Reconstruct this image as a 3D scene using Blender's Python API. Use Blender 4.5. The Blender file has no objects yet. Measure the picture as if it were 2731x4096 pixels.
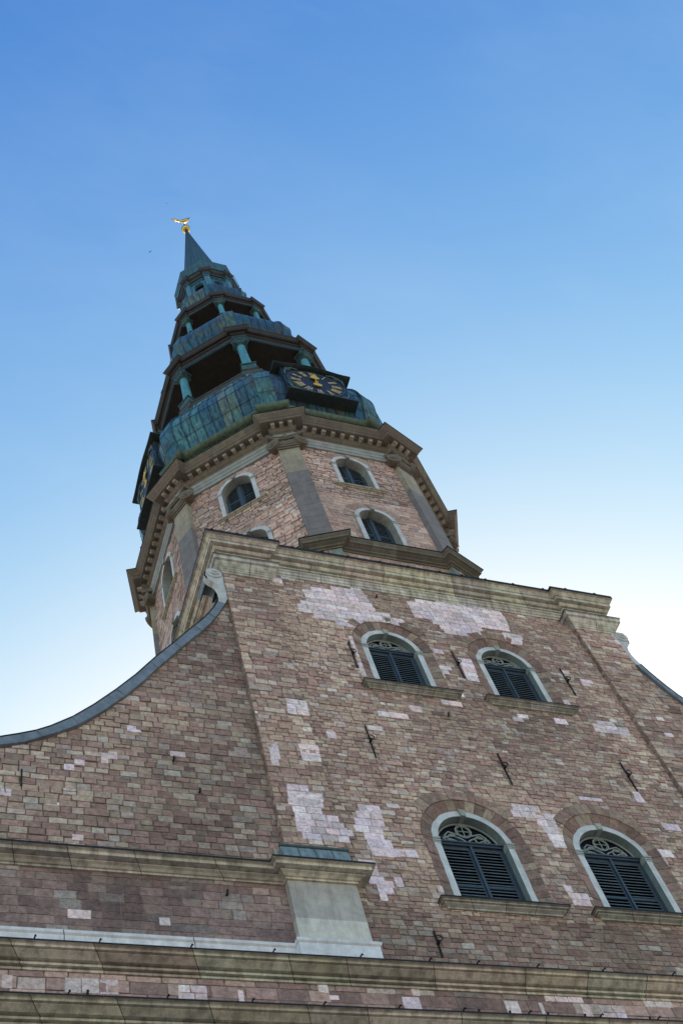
import bpy, math, random
from math import radians as RD, sin, cos, pi, sqrt, tan
from mathutils import Vector, Matrix
from mathutils.geometry import tessellate_polygon
from mathutils import noise as MN
random.seed(7)
scn = bpy.context.scene
COL = scn.collection

# ------------------------------------------------------------------ camera
YAW, ELEV, ROLL = 0.6529973442, 1.0320353898, -0.4031655193
CAM = Vector((-17.5771, -28.0030, 1.7))
dv = Vector((sin(YAW)*cos(ELEV), cos(YAW)*cos(ELEV), sin(ELEV)))
rt = dv.cross(Vector((0, 0, 1))).normalized(); up = rt.cross(dv)
R_ = cos(ROLL)*rt + sin(ROLL)*up; U_ = -sin(ROLL)*rt + cos(ROLL)*up
cd = bpy.data.cameras.new('camera'); cam = bpy.data.objects.new('camera', cd); COL.objects.link(cam)
m = Matrix((R_, U_, -dv)).transposed().to_4x4(); m.translation = CAM
cam.matrix_world = m
cd.sensor_fit = 'VERTICAL'; cd.sensor_height = 24.0; cd.lens = 4838.386786/4096*24.0
cd.clip_start = 0.1; cd.clip_end = 3000
scn.camera = cam

# ------------------------------------------------------------------ sky, sun, exposure
SUN_AZ, SUN_EL = RD(30), RD(25)          # azimuth from +Y towards +X, behind the church
w = bpy.data.worlds.new("World"); scn.world = w; w.use_nodes = True
nt = w.node_tree; nt.nodes.clear()
sky = nt.nodes.new('ShaderNodeTexSky'); sky.sky_type = 'NISHITA'; sky.sun_disc = False
sky.sun_elevation = SUN_EL; sky.sun_rotation = SUN_AZ
sky.altitude = 10; sky.air_density = 1.0; sky.dust_density = 1.0; sky.ozone_density = 1.0
SKYC = ((1.6, 2.3, 14.0), (1.6, 1.8, 6.29), (1.6, .9, 2.19))
EXPO = 1.6
bg = nt.nodes.new('ShaderNodeBackground'); bg.inputs[1].default_value = 0.15
wo = nt.nodes.new('ShaderNodeOutputWorld')
# the camera's own contrast and saturation curve, applied to the sky's colour channel by channel
def mth(op, a, b=None):
    o = nt.nodes.new('ShaderNodeMath'); o.operation = op
    for k, v in ((0, a), (1, b)):
        if v is None: continue
        if isinstance(v, (int, float)): o.inputs[k].default_value = v
        else: nt.links.new(v, o.inputs[k])
    return o.outputs[0]
sep = nt.nodes.new('ShaderNodeSeparateColor'); cmb = nt.nodes.new('ShaderNodeCombineColor')
nt.links.new(sky.outputs[0], sep.inputs[0])
for ch, (cap, gam, gain) in enumerate(SKYC):
    y = mth('MULTIPLY', mth('POWER', mth('MULTIPLY', sep.outputs[ch], 0.15), gam), gain)
    q = mth('SQRT', mth('ADD', mth('POWER', mth('DIVIDE', y, cap), 2.0), 1.0))
    nt.links.new(mth('MULTIPLY', mth('DIVIDE', y, q), 1/(0.15*2**EXPO)), cmb.inputs[ch])
# very thin, streaky high haze
tc = nt.nodes.new('ShaderNodeTexCoord'); mp = nt.nodes.new('ShaderNodeMapping'); mp.inputs['Scale'].default_value = (2.0, 5.0, 3.0); mp.inputs['Rotation'].default_value = (0.3, 0.2, 0.7)
nz = nt.nodes.new('ShaderNodeTexNoise'); nz.inputs['Scale'].default_value = 1.6; nz.inputs['Detail'].default_value = 7; nz.inputs['Roughness'].default_value = .62
nt.links.new(tc.outputs['Generated'], mp.inputs[0]); nt.links.new(mp.outputs[0], nz.inputs['Vector'])
hz = nt.nodes.new('ShaderNodeMapRange'); hz.inputs[1].default_value = .42; hz.inputs[2].default_value = .8; hz.inputs[3].default_value = 0.0; hz.inputs[4].default_value = .1
nt.links.new(nz.outputs['Fac'], hz.inputs[0])
hm = nt.nodes.new('ShaderNodeMix'); hm.data_type = 'RGBA'; nt.links.new(hz.outputs[0], hm.inputs[0]); nt.links.new(cmb.outputs[0], hm.inputs[6])
k_ = 1/(0.15*2**EXPO); hm.inputs[7].default_value = (.72*k_, .84*k_, .98*k_, 1)
nt.links.new(hm.outputs[2], bg.inputs[0]); nt.links.new(bg.outputs[0], wo.inputs[0])
sl = bpy.data.lights.new('sun', 'SUN'); sl.energy = 5.0; sl.angle = RD(0.5); sl.color = (1, .9, .76)
so = bpy.data.objects.new('sun', sl); COL.objects.link(so)
sd = Vector((sin(SUN_AZ)*cos(SUN_EL), cos(SUN_AZ)*cos(SUN_EL), sin(SUN_EL)))
so.rotation_euler = sd.to_track_quat('Z', 'Y').to_euler(); so.location = (60, 60, 60)
scn.view_settings.view_transform = 'Standard'; scn.view_settings.look = 'None'
scn.view_settings.exposure = EXPO; scn.view_settings.gamma = 1

# ------------------------------------------------------------------ materials
def lin(c):
    return tuple(((x/255)/12.92 if x/255 <= .04045 else ((x/255+.055)/1.055)**2.4) for x in c)
class NT:
    def __init__(s, name):
        s.m = bpy.data.materials.new(name); s.m.use_nodes = True; s.t = s.m.node_tree
        s.b = s.t.nodes['Principled BSDF']
    def n(s, kind, **k):
        o = s.t.nodes.new(kind)
        for a, v in k.items():
            if a.startswith('i_'):
                key = a[2:]; key = int(key) if key.isdigit() else key
                o.inputs[key].default_value = v
            else: setattr(o, a, v)
        return o
    def l(s, a, b): s.t.links.new(a, b)
    def noise(s, vec, scale, detail=4, rough=.6):
        o = s.n('ShaderNodeTexNoise', i_Scale=scale, i_Detail=detail, i_Roughness=rough); s.l(vec, o.inputs['Vector']); return o.outputs['Fac']
    def ramp(s, fac, stops):
        o = s.n('ShaderNodeValToRGB'); e = o.color_ramp.elements
        while len(e) < len(stops): e.new(.5)
        for el, (p, c) in zip(e, stops):
            el.position = p; el.color = (c, c, c, 1) if isinstance(c, (int, float)) else (*c[:3], 1)
        s.l(fac, o.inputs[0]); return o.outputs[0]
    def mix(s, kind, fac, a, b):
        o = s.n('ShaderNodeMix', data_type='RGBA', blend_type=kind)
        for sock, v in ((o.inputs[0], fac), (o.inputs[6], a), (o.inputs[7], b)):
            if hasattr(v, 'is_linked') or hasattr(v, 'links'): s.l(v, sock)
            elif isinstance(v, (int, float)): sock.default_value = v
            else: sock.default_value = (*v[:3], 1)
        return o.outputs[2]
    def mapped(s, vec, scale):
        o = s.n('ShaderNodeMapping'); o.inputs['Scale'].default_value = scale; s.l(vec, o.inputs[0]); return o.outputs[0]
    def bump(s, h, strength, dist=.02):
        o = s.n('ShaderNodeBump', i_Strength=strength, i_Distance=dist); s.l(h, o.inputs['Height']); s.l(o.outputs[0], s.b.inputs['Normal'])
    def pos(s): return s.n('ShaderNodeNewGeometry').outputs['Position']
    def attr(s): return s.n('ShaderNodeAttribute', attribute_name='Col').outputs['Color']
MAT = {}
def mat_masonry(name, pit=.75, stain=.5):
    t = NT(name); P = t.pos(); c = t.attr()
    c = t.mix('MULTIPLY', 1, c, t.ramp(t.noise(P, 7, 5, .65), [(.3, .74), (.7, 1.48)]))
    c = t.mix('MULTIPLY', stain, c, t.ramp(t.noise(P, .55, 5, .6), [(.35, .74), (.62, 1.15)]))
    sp = t.noise(P, 26, 3, .7)
    c = t.mix('MULTIPLY', pit, c, t.ramp(sp, [(.30, .25), (.43, 1.0)]))
    st = t.noise(t.mapped(P, (9, 9, 70)), 1, 3, .7)
    c = t.mix('MULTIPLY', pit*.8, c, t.ramp(st, [(.32, .45), (.48, 1.04)]))
    t.l(c, t.b.inputs['Base Color']); t.b.inputs['Roughness'].default_value = .92
    h = t.mix('ADD', .6, t.noise(P, 12, 6, .7), st)
    t.bump(h, .7, .035); return t.m
MAT['masonry'] = mat_masonry('weathered_stone_blocks')
MAT['brick'] = mat_masonry('pink_stone_blocks', .3, .35)
def mat_ashlar(name, stain=.55, lich=.28):
    t = NT(name); P = t.pos(); c = t.attr()
    c = t.mix('MULTIPLY', 1, c, t.ramp(t.noise(P, 3, 6, .7), [(.3, .75), (.7, 1.15)]))
    n2 = t.ramp(t.noise(t.mapped(P, (4.5, 4.5, .7)), 1, 6, .7), [(.42, 0.0), (.62, 1.0)])
    n2m = t.n('ShaderNodeMath', operation='MULTIPLY'); t.l(n2, n2m.inputs[0]); n2m.inputs[1].default_value = stain
    c = t.mix('MIX', n2m.outputs[0], c, lin((86, 80, 72)))
    n3 = t.ramp(t.noise(P, 1.3, 5, .7), [(.56, 0.0), (.72, 1.0)])
    n3m = t.n('ShaderNodeMath', operation='MULTIPLY'); t.l(n3, n3m.inputs[0]); n3m.inputs[1].default_value = lich
    c = t.mix('MIX', n3m.outputs[0], c, lin((156, 136, 96)))
    t.l(c, t.b.inputs['Base Color']); t.b.inputs['Roughness'].default_value = .85
    t.bump(t.noise(P, 25, 5, .7), .35, .02); return t.m
MAT['sandstone'] = mat_ashlar('moulded_sandstone')
MAT['plaster'] = mat_ashlar('grey_plaster', .25, .12)
MAT['white_stone'] = mat_ashlar('pale_painted_stone', .15, .05)
def mat_copper(name, rough=.42, metal=.25, streak=1.0):
    t = NT(name); P = t.pos(); c = t.attr()
    s1 = t.noise(t.mapped(P, (6, 6, .45)), 1, 5, .65)
    s2 = t.noise(t.mapped(P, (1.1, 1.1, .35)), 1, 4, .6)
    m1 = t.n('ShaderNodeMath', operation='MULTIPLY'); t.l(t.ramp(s1, [(.46, 0.0), (.60, 1.0)]), m1.inputs[0]); m1.inputs[1].default_value = .75*streak
    c = t.mix('MIX', m1.outputs[0], c, lin((26, 40, 56)))
    m2 = t.n('ShaderNodeMath', operation='MULTIPLY'); t.l(t.ramp(s2, [(.53, 0.0), (.66, 1.0)]), m2.inputs[0]); m2.inputs[1].default_value = .6*streak
    c = t.mix('MIX', m2.outputs[0], c, lin((92, 84, 52)))
    c = t.mix('MULTIPLY', 1, c, t.ramp(t.noise(P, 5, 5, .7), [(.3, .65), (.7, 1.2)]))
    c = t.mix('MULTIPLY', .5, c, t.ramp(t.noise(t.mapped(P, (14, 14, .8)), 1, 3, .7), [(.35, .6), (.65, 1.25)]))
    t.l(c, t.b.inputs['Base Color'])
    t.b.inputs['Roughness'].default_value = rough; t.b.inputs['Metallic'].default_value = metal
    t.bump(t.noise(P, 3.5, 4, .6), .4, .03); return t.m
MAT['copper'] = mat_copper('patinated_copper')
MAT['copper_plain'] = mat_copper('turquoise_copper', .6, .1, .35)
MAT['copper_dark'] = mat_copper('dark_brown_copper', .5, .2, .3)
def flat(name, c, rough=.6, metal=0.0, nz=.25, scale=6):
    t = NT(name); P = t.pos()
    k = t.mix('MULTIPLY', 1, lin(c), t.ramp(t.noise(P, scale, 5, .65), [(.3, 1-nz), (.7, 1+nz)]))
    t.l(k, t.b.inputs['Base Color']); t.b.inputs['Roughness'].default_value = rough; t.b.inputs['Metallic'].default_value = metal
    t.bump(t.noise(P, scale*3, 3, .6), .2, .01); return t.m
MAT['coping'] = flat('grey_sheet_metal', (118, 128, 138), .55, .15, .3, 3)
MAT['flashing'] = flat('black_metal_flashing', (20, 18, 18), .7, .1)
MAT['iron'] = flat('rusty_iron', (34, 30, 32), .8, .2)
MAT['shutter'] = flat('slate_blue_painted_wood', (56, 70, 86), .6, 0, .25, 4)
MAT['louvre'] = flat('dark_slat_wood', (84, 96, 106), .75, 0, .3, 5)
MAT['tracery'] = flat('grey_green_tracery', (142, 152, 152), .6, 0, .2)
MAT['glass'] = flat('dark_dusty_glass', (16, 22, 30), .15, 0, .3, 2)
MAT['gold'] = flat('gilded_metal', (205, 172, 92), .3, 1.0, .12, 9)
MAT['gilt'] = flat('gilt_numerals', (208, 194, 150), .5, .3, .12, 9)
MAT['hand'] = flat('gilt_hand', (214, 178, 60), .45, .2, .1)
MAT['dial'] = flat('blue_black_dial', (28, 31, 42), .5, .1, .2, 3)
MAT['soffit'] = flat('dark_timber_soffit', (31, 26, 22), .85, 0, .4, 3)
MAT['roof'] = flat('roof_sheet', (52, 54, 56), .6, .2, .3, 2)
MAT['bird'] = flat('dark_feathers', (25, 25, 28), .8)
# ground: cobbled square
t = NT('cobbles'); P = t.pos()
v = t.n('ShaderNodeTexVoronoi', i_Scale=6.0); t.l(P, v.inputs['Vector'])
c = t.mix('MIX', t.ramp(v.outputs['Distance'], [(.0, 0.0), (.5, 1.0)]), lin((158, 152, 142)), lin((120, 114, 106)))
c = t.mix('MULTIPLY', 1, c, t.ramp(t.noise(P, .6, 5, .6), [(.3, .75), (.7, 1.15)]))
t.l(c, t.b.inputs['Base Color']); t.b.inputs['Roughness'].default_value = .85; t.bump(v.outputs['Distance'], .5, .03)
MAT['cobbles'] = t.m

# ------------------------------------------------------------------ mesh helpers
class MB:
    def __init__(s): s.v = []; s.f = []; s.c = []; s.mi = []
    def add(s, pts, faces, col=(.5, .5, .5), mi=0):
        o = len(s.v); s.v += [tuple(p) for p in pts]
        for f in faces:
            s.f.append(tuple(o+i for i in f)); s.c.append(col); s.mi.append(mi)
    def quad(s, a, b, c, d, col=(.5, .5, .5), mi=0): s.add([a, b, c, d], [(0, 1, 2, 3)], col, mi)
    def build(s, name, mats, parent=None, smooth=False, loc=None):
        me = bpy.data.meshes.new(name)
        me.from_pydata(s.v, [], s.f)
        if not isinstance(mats, (list, tuple)): mats = [mats]
        for k in mats: me.materials.append(MAT[k])
        at = me.attributes.new('Col', 'FLOAT_COLOR', 'FACE')
        at.data.foreach_set('color', [x for c in s.c for x in (*c[:3], 1)])
        me.polygons.foreach_set('material_index', s.mi)
        if smooth: me.polygons.foreach_set('use_smooth', [True]*len(s.f))
        me.update()
        if smooth == 'auto':
            me.set_sharp_from_angle(angle=RD(35))
        o = bpy.data.objects.new(name, me); COL.objects.link(o)
        if parent: o.parent = parent
        if loc: o.location = loc
        return o
class FR:          # local frame: s along wall, z up, d outward
    def __init__(s, O, S, N): s.O = Vector(O); s.S = Vector(S); s.N = Vector(N)
    def p(s, a, z, d=0): return s.O + s.S*a + s.N*d + Vector((0, 0, z))
def box(mb, fr, s0, s1, z0, z1, d0, d1, col=(.5, .5, .5), mi=0):
    P = [fr.p(s, z, d) for d in (d0, d1) for z in (z0, z1) for s in (s0, s1)]
    mb.add(P, [(0, 1, 3, 2), (4, 6, 7, 5), (0, 4, 5, 1), (2, 3, 7, 6), (0, 2, 6, 4), (1, 5, 7, 3)], col, mi)
def empty(name, loc, label=None, cat=None, group=None, parent=None):
    o = bpy.data.objects.new(name, None); COL.objects.link(o); o.location = loc; o.empty_display_size = .3
    if label: o['label'] = label
    if cat: o['category'] = cat
    if group: o['group'] = group
    if parent: o.parent = parent
    return o
def dup(o, loc=None, rotz=None, parent=None, label=None):
    c = o.copy(); COL.objects.link(c)
    if loc is not None: c.location = loc
    if rotz is not None: c.rotation_euler = (0, 0, rotz)
    c.parent = parent
    if label: c['label'] = label
    for ch in list(o.children):
        dup(ch, parent=c)
    return c
def tube(mb, pts, r, n=8, col=(.5, .5, .5), cap=True, mi=0):
    pts = [Vector(p) for p in pts]; rings = []; rs = r if isinstance(r, (list, tuple)) else [r]*len(pts)
    prev = None
    for i, p in enumerate(pts):
        d = (pts[min(i+1, len(pts)-1)]-pts[max(i-1, 0)]).normalized()
        a = prev if prev is not None else (Vector((0, 0, 1)) if abs(d.z) < .9 else Vector((1, 0, 0)))
        x = (a - d*a.dot(d)).normalized(); y = d.cross(x); prev = x
        rings.append([p + (x*cos(2*pi*k/n)+y*sin(2*pi*k/n))*rs[i] for k in range(n)])
    V = [q for R in rings for q in R]; F = []
    for i in range(len(pts)-1):
        for k in range(n):
            F.append((i*n+k, i*n+(k+1) % n, (i+1)*n+(k+1) % n, (i+1)*n+k))
    if cap: F += [tuple(range(n-1, -1, -1)), tuple((len(pts)-1)*n+k for k in range(n))]
    mb.add(V, F, col, mi)
def lathe(mb, prof, cx, cy, n=24, col=(.5, .5, .5), mi=0):
    V = [Vector((cx+r*cos(2*pi*k/n), cy+r*sin(2*pi*k/n), z)) for r, z in prof for k in range(n)]
    F = [(i*n+k, i*n+(k+1) % n, (i+1)*n+(k+1) % n, (i+1)*n+k) for i in range(len(prof)-1) for k in range(n)]
    F += [tuple(range(n-1, -1, -1)), tuple((len(prof)-1)*n+k for k in range(n))]
    mb.add(V, F, col, mi)
def prism(mb, fr, poly, d0, d1, col=(.5, .5, .5), mi=0):
    n = len(poly); V = [fr.p(s, z, d) for d in (d0, d1) for s, z in poly]
    F = [(i, (i+1) % n, n+(i+1) % n, n+i) for i in range(n)]
    tr = tessellate_polygon([[Vector((s, z, 0)) for s, z in poly]])
    F += [tuple(t) for t in tr] + [tuple(n+i for i in t) for t in tr]
    mb.add(V, F, col, mi)
def jit(c, a=.08):
    k = 1+random.uniform(-a, a); return tuple(max(.005, x*k*(1+random.uniform(-a*.25, a*.25))) for x in c)
def sweep(mb, path, prof, seg=1.0, base=(.3, .27, .2), closed=False, vary=.12, mi=0, top_mi=None):
    """path 2D, outward = right of travel; prof [(o,z)...]"""
    n = len(path); P = [Vector(p) for p in path]
    def nr(i):
        d = (P[(i+1) % n]-P[i]).normalized(); return Vector((d.y, -d.x))
    off = []
    for i in range(n):
        if closed or 0 < i < n-1:
            a, b = nr((i-1) % n), nr(i); k = (a+b); k = k/(k.dot(a)) if k.length > 1e-6 else a
        else: k = nr(0) if i == 0 else nr(n-2)
        off.append(k)
    for i in range(n if closed else n-1):
        j = (i+1) % n; L = (P[j]-P[i]).length; m_ = max(1, round(L/seg))
        cuts = [0]+[min(max((k+random.uniform(-.2, .2))/m_, 0), 1) for k in range(1, m_)]+[1]
        for a, b in zip(cuts[:-1], cuts[1:]):
            col = jit(base, vary)
            pts = []
            for (o, z) in prof:
                A = P[i]+off[i]*o; B = P[j]+off[j]*o
                for tt in (a, b): q = A.lerp(B, tt); pts.append((q.x, q.y, z))
            m2 = len(prof)
            for k in range(m2-1):
                mm = mi if (top_mi is None or k < m2-1-top_mi[0]) else top_mi[1]
                mb.add([pts[2*k], pts[2*k+1], pts[2*k+3], pts[2*k+2]], [(0, 1, 2, 3)], col, mm)
                if 0 < a < 1 and mm == mi:      # mortar joint between two lengths of moulding
                    dj = (P[j]-P[i]).normalized()*.009; nn_ = nr(i)*.002
                    A_, B_ = pts[2*k], pts[2*k+2]
                    mb.add([(A_[0]-dj.x+nn_.x, A_[1]-dj.y+nn_.y, A_[2]-.0015), (A_[0]+dj.x+nn_.x, A_[1]+dj.y+nn_.y, A_[2]-.0015), (B_[0]+dj.x+nn_.x, B_[1]+dj.y+nn_.y, B_[2]-.0015), (B_[0]-dj.x+nn_.x, B_[1]-dj.y+nn_.y, B_[2]-.0015)], [(0, 1, 2, 3)], (.06, .05, .045), mi)
        if not closed and i in (0, n-2):
            for end, idx in ((0, 0), (n-1, n-1)):
                if (i == 0 and end == 0) or (i == n-2 and end == n-1):
                    q = [P[idx]+off[idx]*o for o, z in prof]
                    pp = [(q[k].x, q[k].y, prof[k][1]) for k in range(len(prof))]
                    tr = tessellate_polygon([[Vector((o, z, 0)) for o, z in prof]])
                    mb.add(pp, [tuple(t_) for t_ in tr], base, mi)

# ------------------------------------------------------------------ masonry
def vn(s, z, k): return MN.noise(Vector((s*k, z*k, 3.7)))
PAL_OLD = [lin(c) for c in ((150, 128, 108), (142, 118, 104), (158, 142, 120), (136, 104, 94), (126, 98, 88), (150, 120, 106), (166, 154, 134), (118, 100, 88), (144, 110, 100), (150, 136, 116))]
PAL_LOW = [lin(c) for c in ((132, 112, 104), (122, 102, 96), (140, 120, 110), (114, 92, 88), (104, 86, 84), (128, 106, 102), (134, 120, 110), (96, 84, 82))]
PAL_PINK = [lin(c) for c in ((176, 140, 120), (168, 132, 118), (182, 150, 130), (186, 146, 122), (158, 126, 116), (172, 150, 134), (190, 158, 136))]
def soften(P, k, tint=(1, 1, 1)):
    m_ = [sum(c[i] for c in P)/len(P) for i in range(3)]
    out = []
    for c in P:
        q = [m_[i]+(c[i]-m_[i])*k for i in range(3)]; L = sum(q)/3
        out.append(tuple((L+(x-L)*.78)*tint[i] for i, x in enumerate(q)))
    return out
PAL_OLD = soften(PAL_OLD, .72, (1.02, .97, 1.01)); PAL_LOW = soften(PAL_LOW, .8, (1.08, .99, 1.04)); PAL_PINK = soften(PAL_PINK, .8, (.88, .89, .97))
PAL_WHITE = [lin(c) for c in ((200, 182, 190), (192, 178, 190), (204, 192, 196), (198, 178, 180), (184, 172, 176))]
def hole_clip(holes, curve, cx, cz):
    out = []
    for h in holes:
        R = h['r']; c = h['c']
        if cz > h['zs']:
            v_ = Vector((cx-c, cz-h['zs'])); L = v_.length or 1e-6
            if abs(L-R) < .8 or L < R: nn = v_/L; q = Vector((c, h['zs']))+nn*R; out.append((q, nn, L < R-.02))
        elif cz > h['zb']-.6 and abs(cx-c) < R+.8:
            if cz > h['zb'] or abs(cx-c) > R:
                nn = Vector((1 if cx > c else -1, 0)); out.append((Vector((c+nn.x*R, cz)), nn, abs(cx-c) < R and cz > h['zb']))
            else: out.append((Vector((cx, h['zb'])), Vector((0, -1)), False))
    if curve:
        best = None
        for a, b in zip(curve[:-1], curve[1:]):
            A, B = Vector(a), Vector(b); d = B-A; t_ = max(0, min(1, (Vector((cx, cz))-A).dot(d)/d.length_squared))
            q = A+d*t_; L = (Vector((cx, cz))-q).length
            if best is None or L < best[0]: best = (L, q, d.normalized())
        L, q, d = best; nn = Vector((d.y, -d.x))
        if nn.y > 0: nn = -nn
        if L < .9: out.append((q, nn, False))
        elif (Vector((cx, cz))-q).dot(nn) < 0: out.append((q, nn, True))
    return out
def clip(poly, q, n):
    out = []; m_ = len(poly)
    for i in range(m_):
        a, b = poly[i], poly[(i+1) % m_]; da, db = (a-q).dot(n), (b-q).dot(n)
        if da >= 0: out.append(a)
        if (da >= 0) != (db >= 0): out.append(a+(b-a)*(da/(da-db)))
    return out
def block(mb, fr, poly, depth, col, bev=.012, base=-.02):
    n = len(poly)
    if n < 3: return
    c = sum(poly, Vector((0, 0)))/n
    area = abs(sum(poly[i].x*poly[(i+1) % n].y-poly[(i+1) % n].x*poly[i].y for i in range(n)))/2
    if area < .002: return
    V = [fr.p(p.x, p.y, base) for p in poly]
    V2 = []
    for p in poly:
        v_ = (c-p); L = v_.length; q = p+v_*min(bev*1.4/L, .4) if L > 0 else p
        V2.append(fr.p(q.x, q.y, depth+random.uniform(-.003, .003)))
    mb.add(V+V2, [(i, (i+1) % n, n+(i+1) % n, n+i) for i in range(n)]+[tuple(range(n, 2*n))], col)
def masonry(mb, fr, s0, s1, z0, z1, course=(.16, .26), width=(.28, .5), holes=(), curve=None, pal=PAL_OLD, gap=.011, rough=.012, mortar=(.24, .19, .165), seed=1, tone=None, jx=.006, back=True, patches=()):
    rnd = random.Random(seed)
    z = z0
    while z < z1-.02:
        h = rnd.uniform(*course); h = min(h, z1-z)
        if z1-z-h < course[0]*.6: h = z1-z
        s = s0-rnd.uniform(0, width[0])
        while s < s1:
            wd = rnd.uniform(*width)*(1.5 if rnd.random() < .08 else 1)
            a, b = max(s, s0), min(s+wd, s1); s += wd
            if b-a < .05: continue
            parts = [(z, z+h)]
            if h > .24 and rnd.random() < .06: parts = [(z, z+h*.5), (z+h*.5, z+h)]
            for (za, zb_) in parts:
                cx, cz = (a+b)/2, (za+zb_)/2
                J = lambda: rnd.uniform(-jx, jx)
                g = gap*.5*rnd.uniform(.7, 1.6)
                poly = [Vector((a+g+J(), za+g+J())), Vector((b-g+J(), za+g+J())), Vector((b-g+J(), zb_-g+J())), Vector((a+g+J(), zb_-g+J()))]
                bad = False
                for q, n_, inside in hole_clip(holes, curve, cx, cz):
                    poly = clip(poly, q+n_*.01, n_)
                    if len(poly) < 3: bad = True; break
                if bad: continue
                t1 = vn(cx+seed*3, cz, .22); t2 = vn(cx-20+seed, cz, .5)
                k = rnd.random()
                idx = int(min(len(pal)-1, max(0, (t2*.9+.5)*len(pal)*.75 + rnd.uniform(-3.2, 3.6))))
                c = pal[idx]
                f = rnd.uniform(.89, 1.11)*(1+.48*t1)*1.22
                if k < .10: f *= 1.35; c = tuple(.5*x+.5*sum(c)/3 for x in c)
                elif k < .15: f *= .72
                if tone: f *= tone(cx, cz)
                block(mb, fr, poly, rnd.uniform(0, rough)*(1+1.5*max(0, t1)), tuple(x*f for x in c), bev=.010)
        z += h
    if back:
        outer = [(s0, z0), (s1, z0)]
        if curve: outer += [(s, min(z1, zz)) for s, zz in sorted(curve, key=lambda p: -p[0]) if s0 < s < s1] if False else list(curve)
        else: outer += [(s1, z1), (s0, z1)]
        lp = [[Vector((a, b, 0)) for a, b in outer]]
        for h in holes:
            k = [(h['c']-h['r'], h['zb']), (h['c']+h['r'], h['zb'])]+[(h['c']+h['r']*cos(a*pi/16), h['zs']+h['r']*sin(a*pi/16)) for a in range(17)]
            lp.append([Vector((a, b, 0)) for a, b in k])
        fl = [p for l_ in lp for p in l_]
        mb.add([fr.p(p.x, p.y, -.006) for p in fl], [tuple(t_) for t_ in tessellate_polygon(lp)], mortar)
def ring(mb, fr, h, r0, d0, r1, d1, n, pal, jamb=True, course=.24, seed=3, base=-.05, zb=None, arc=(0, pi)):
    """radial stones round an arch between outline radius r0 (depth d0) and r1 (depth d1)"""
    rnd = random.Random(seed); c = h['c']; zs = h['zs']; zb = h['zb'] if zb is None else zb
    def stone(P4, col):
        g = .04
        cc = sum((Vector(p) for p in P4), Vector())/4
        top = [Vector(p).lerp(cc, g*rnd.uniform(.5, 1.5)) for p in P4]
        bot = [Vector(p)-fr.N*.06 for p in top]
        mb.add(bot+top, [(0, 1, 5, 4), (1, 2, 6, 5), (2, 3, 7, 6), (3, 0, 4, 7), (4, 5, 6, 7)], col)
    def cl():
        f = rnd.uniform(.8, 1.15); return tuple(x*f for x in rnd.choice(pal))
    for i in range(n):
        a0, a1 = arc[0]+(arc[1]-arc[0])*i/n, arc[0]+(arc[1]-arc[0])*(i+1)/n; e = rnd.uniform(-.03, .03); dd = rnd.uniform(-.008, .012)
        P4 = [fr.p(c+r*cos(a), zs+r*sin(a), d+dd) for r, d, a in ((r0, d0, a0), (r1+e, d1, a0), (r1+e, d1, a1), (r0, d0, a1))]
        stone(P4, cl())
    # mortar behind
    M = 24
    for i in range(M):
        a0, a1 = arc[0]+(arc[1]-arc[0])*i/M, arc[0]+(arc[1]-arc[0])*(i+1)/M
        mb.quad(*[fr.p(c+r*cos(a), zs+r*sin(a), d-.02) for r, d, a in ((r0, d0, a0), (r1, d1, a0), (r1, d1, a1), (r0, d0, a1))], (.2, .15, .12))
    if jamb:
        for sg in (-1, 1):
            mb.quad(*[fr.p(c+sg*r, z, d-.02) for r, d, z in ((r0, d0, zb), (r1, d1, zb), (r1, d1, zs), (r0, d0, zs))], (.2, .15, .12))
            z = zb
            while z < zs-.01:
                hh = min(course*rnd.uniform(.8, 1.3), zs-z); e = rnd.uniform(-.02, .04); dd = rnd.uniform(-.008, .012)
                P4 = [fr.p(c+sg*r, zz, d+dd) for r, d, zz in ((r0, d0, z), (r1+e, d1, z), (r1+e, d1, z+hh), (r0, d0, z+hh))]
                stone(P4, cl()); z += hh
def inpoly(x, y, P):
    r = False; n = len(P)
    for i in range(n):
        (x1, y1), (x2, y2) = P[i], P[(i+1) % n]
        if (y1 > y) != (y2 > y) and x < (x2-x1)*(y-y1)/(y2-y1)+x1: r = not r
    return r
def xspan(P, y):
    xs = []
    for i in range(len(P)):
        (x1, y1), (x2, y2) = P[i], P[(i+1) % len(P)]
        if (y1 > y) != (y2 > y): xs.append((x2-x1)*(y-y1)/(y2-y1)+x1)
    return (min(xs), max(xs)) if len(xs) > 1 else None
def patch(mb, fr, P, d, rnd, holes=()):
    z0, z1 = min(p[1] for p in P), max(p[1] for p in P); x0, x1 = min(p[0] for p in P), max(p[0] for p in P)
    nr_ = max(1, round((z1-z0)/.27)); hh = (z1-z0)/nr_
    for i in range(nr_):
        za = z0+i*hh; sp = xspan(P, za+hh/2)
        if not sp: continue
        a, b = sp; nb = max(1, round((b-a)/.42)); wd = (b-a)/nb
        sh = rnd.uniform(-.3, .3) if nb > 1 else 0
        xs = [a]+[a+(k+sh)*wd for k in range(1, nb)]+[b]
        for k in range(nb):
            g = .006; A, B = xs[k]+g, xs[k+1]-g
            if B-A < .05: continue
            poly = [Vector((A, za+g)), Vector((B, za+g)), Vector((B, za+hh-g)), Vector((A, za+hh-g))]
            bad = False
            for q, n_, ins in hole_clip(holes, None, (A+B)/2, za+hh/2):
                poly = clip(poly, q+n_*.01, n_)
                if len(poly) < 3: bad = True; break
            if bad: continue
            f = rnd.uniform(.8, 1.06)*1.55
            block(mb, fr, poly, d+rnd.uniform(-.003, .004), tuple(x*f for x in rnd.choice(PAL_WHITE)), bev=.005)
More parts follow.
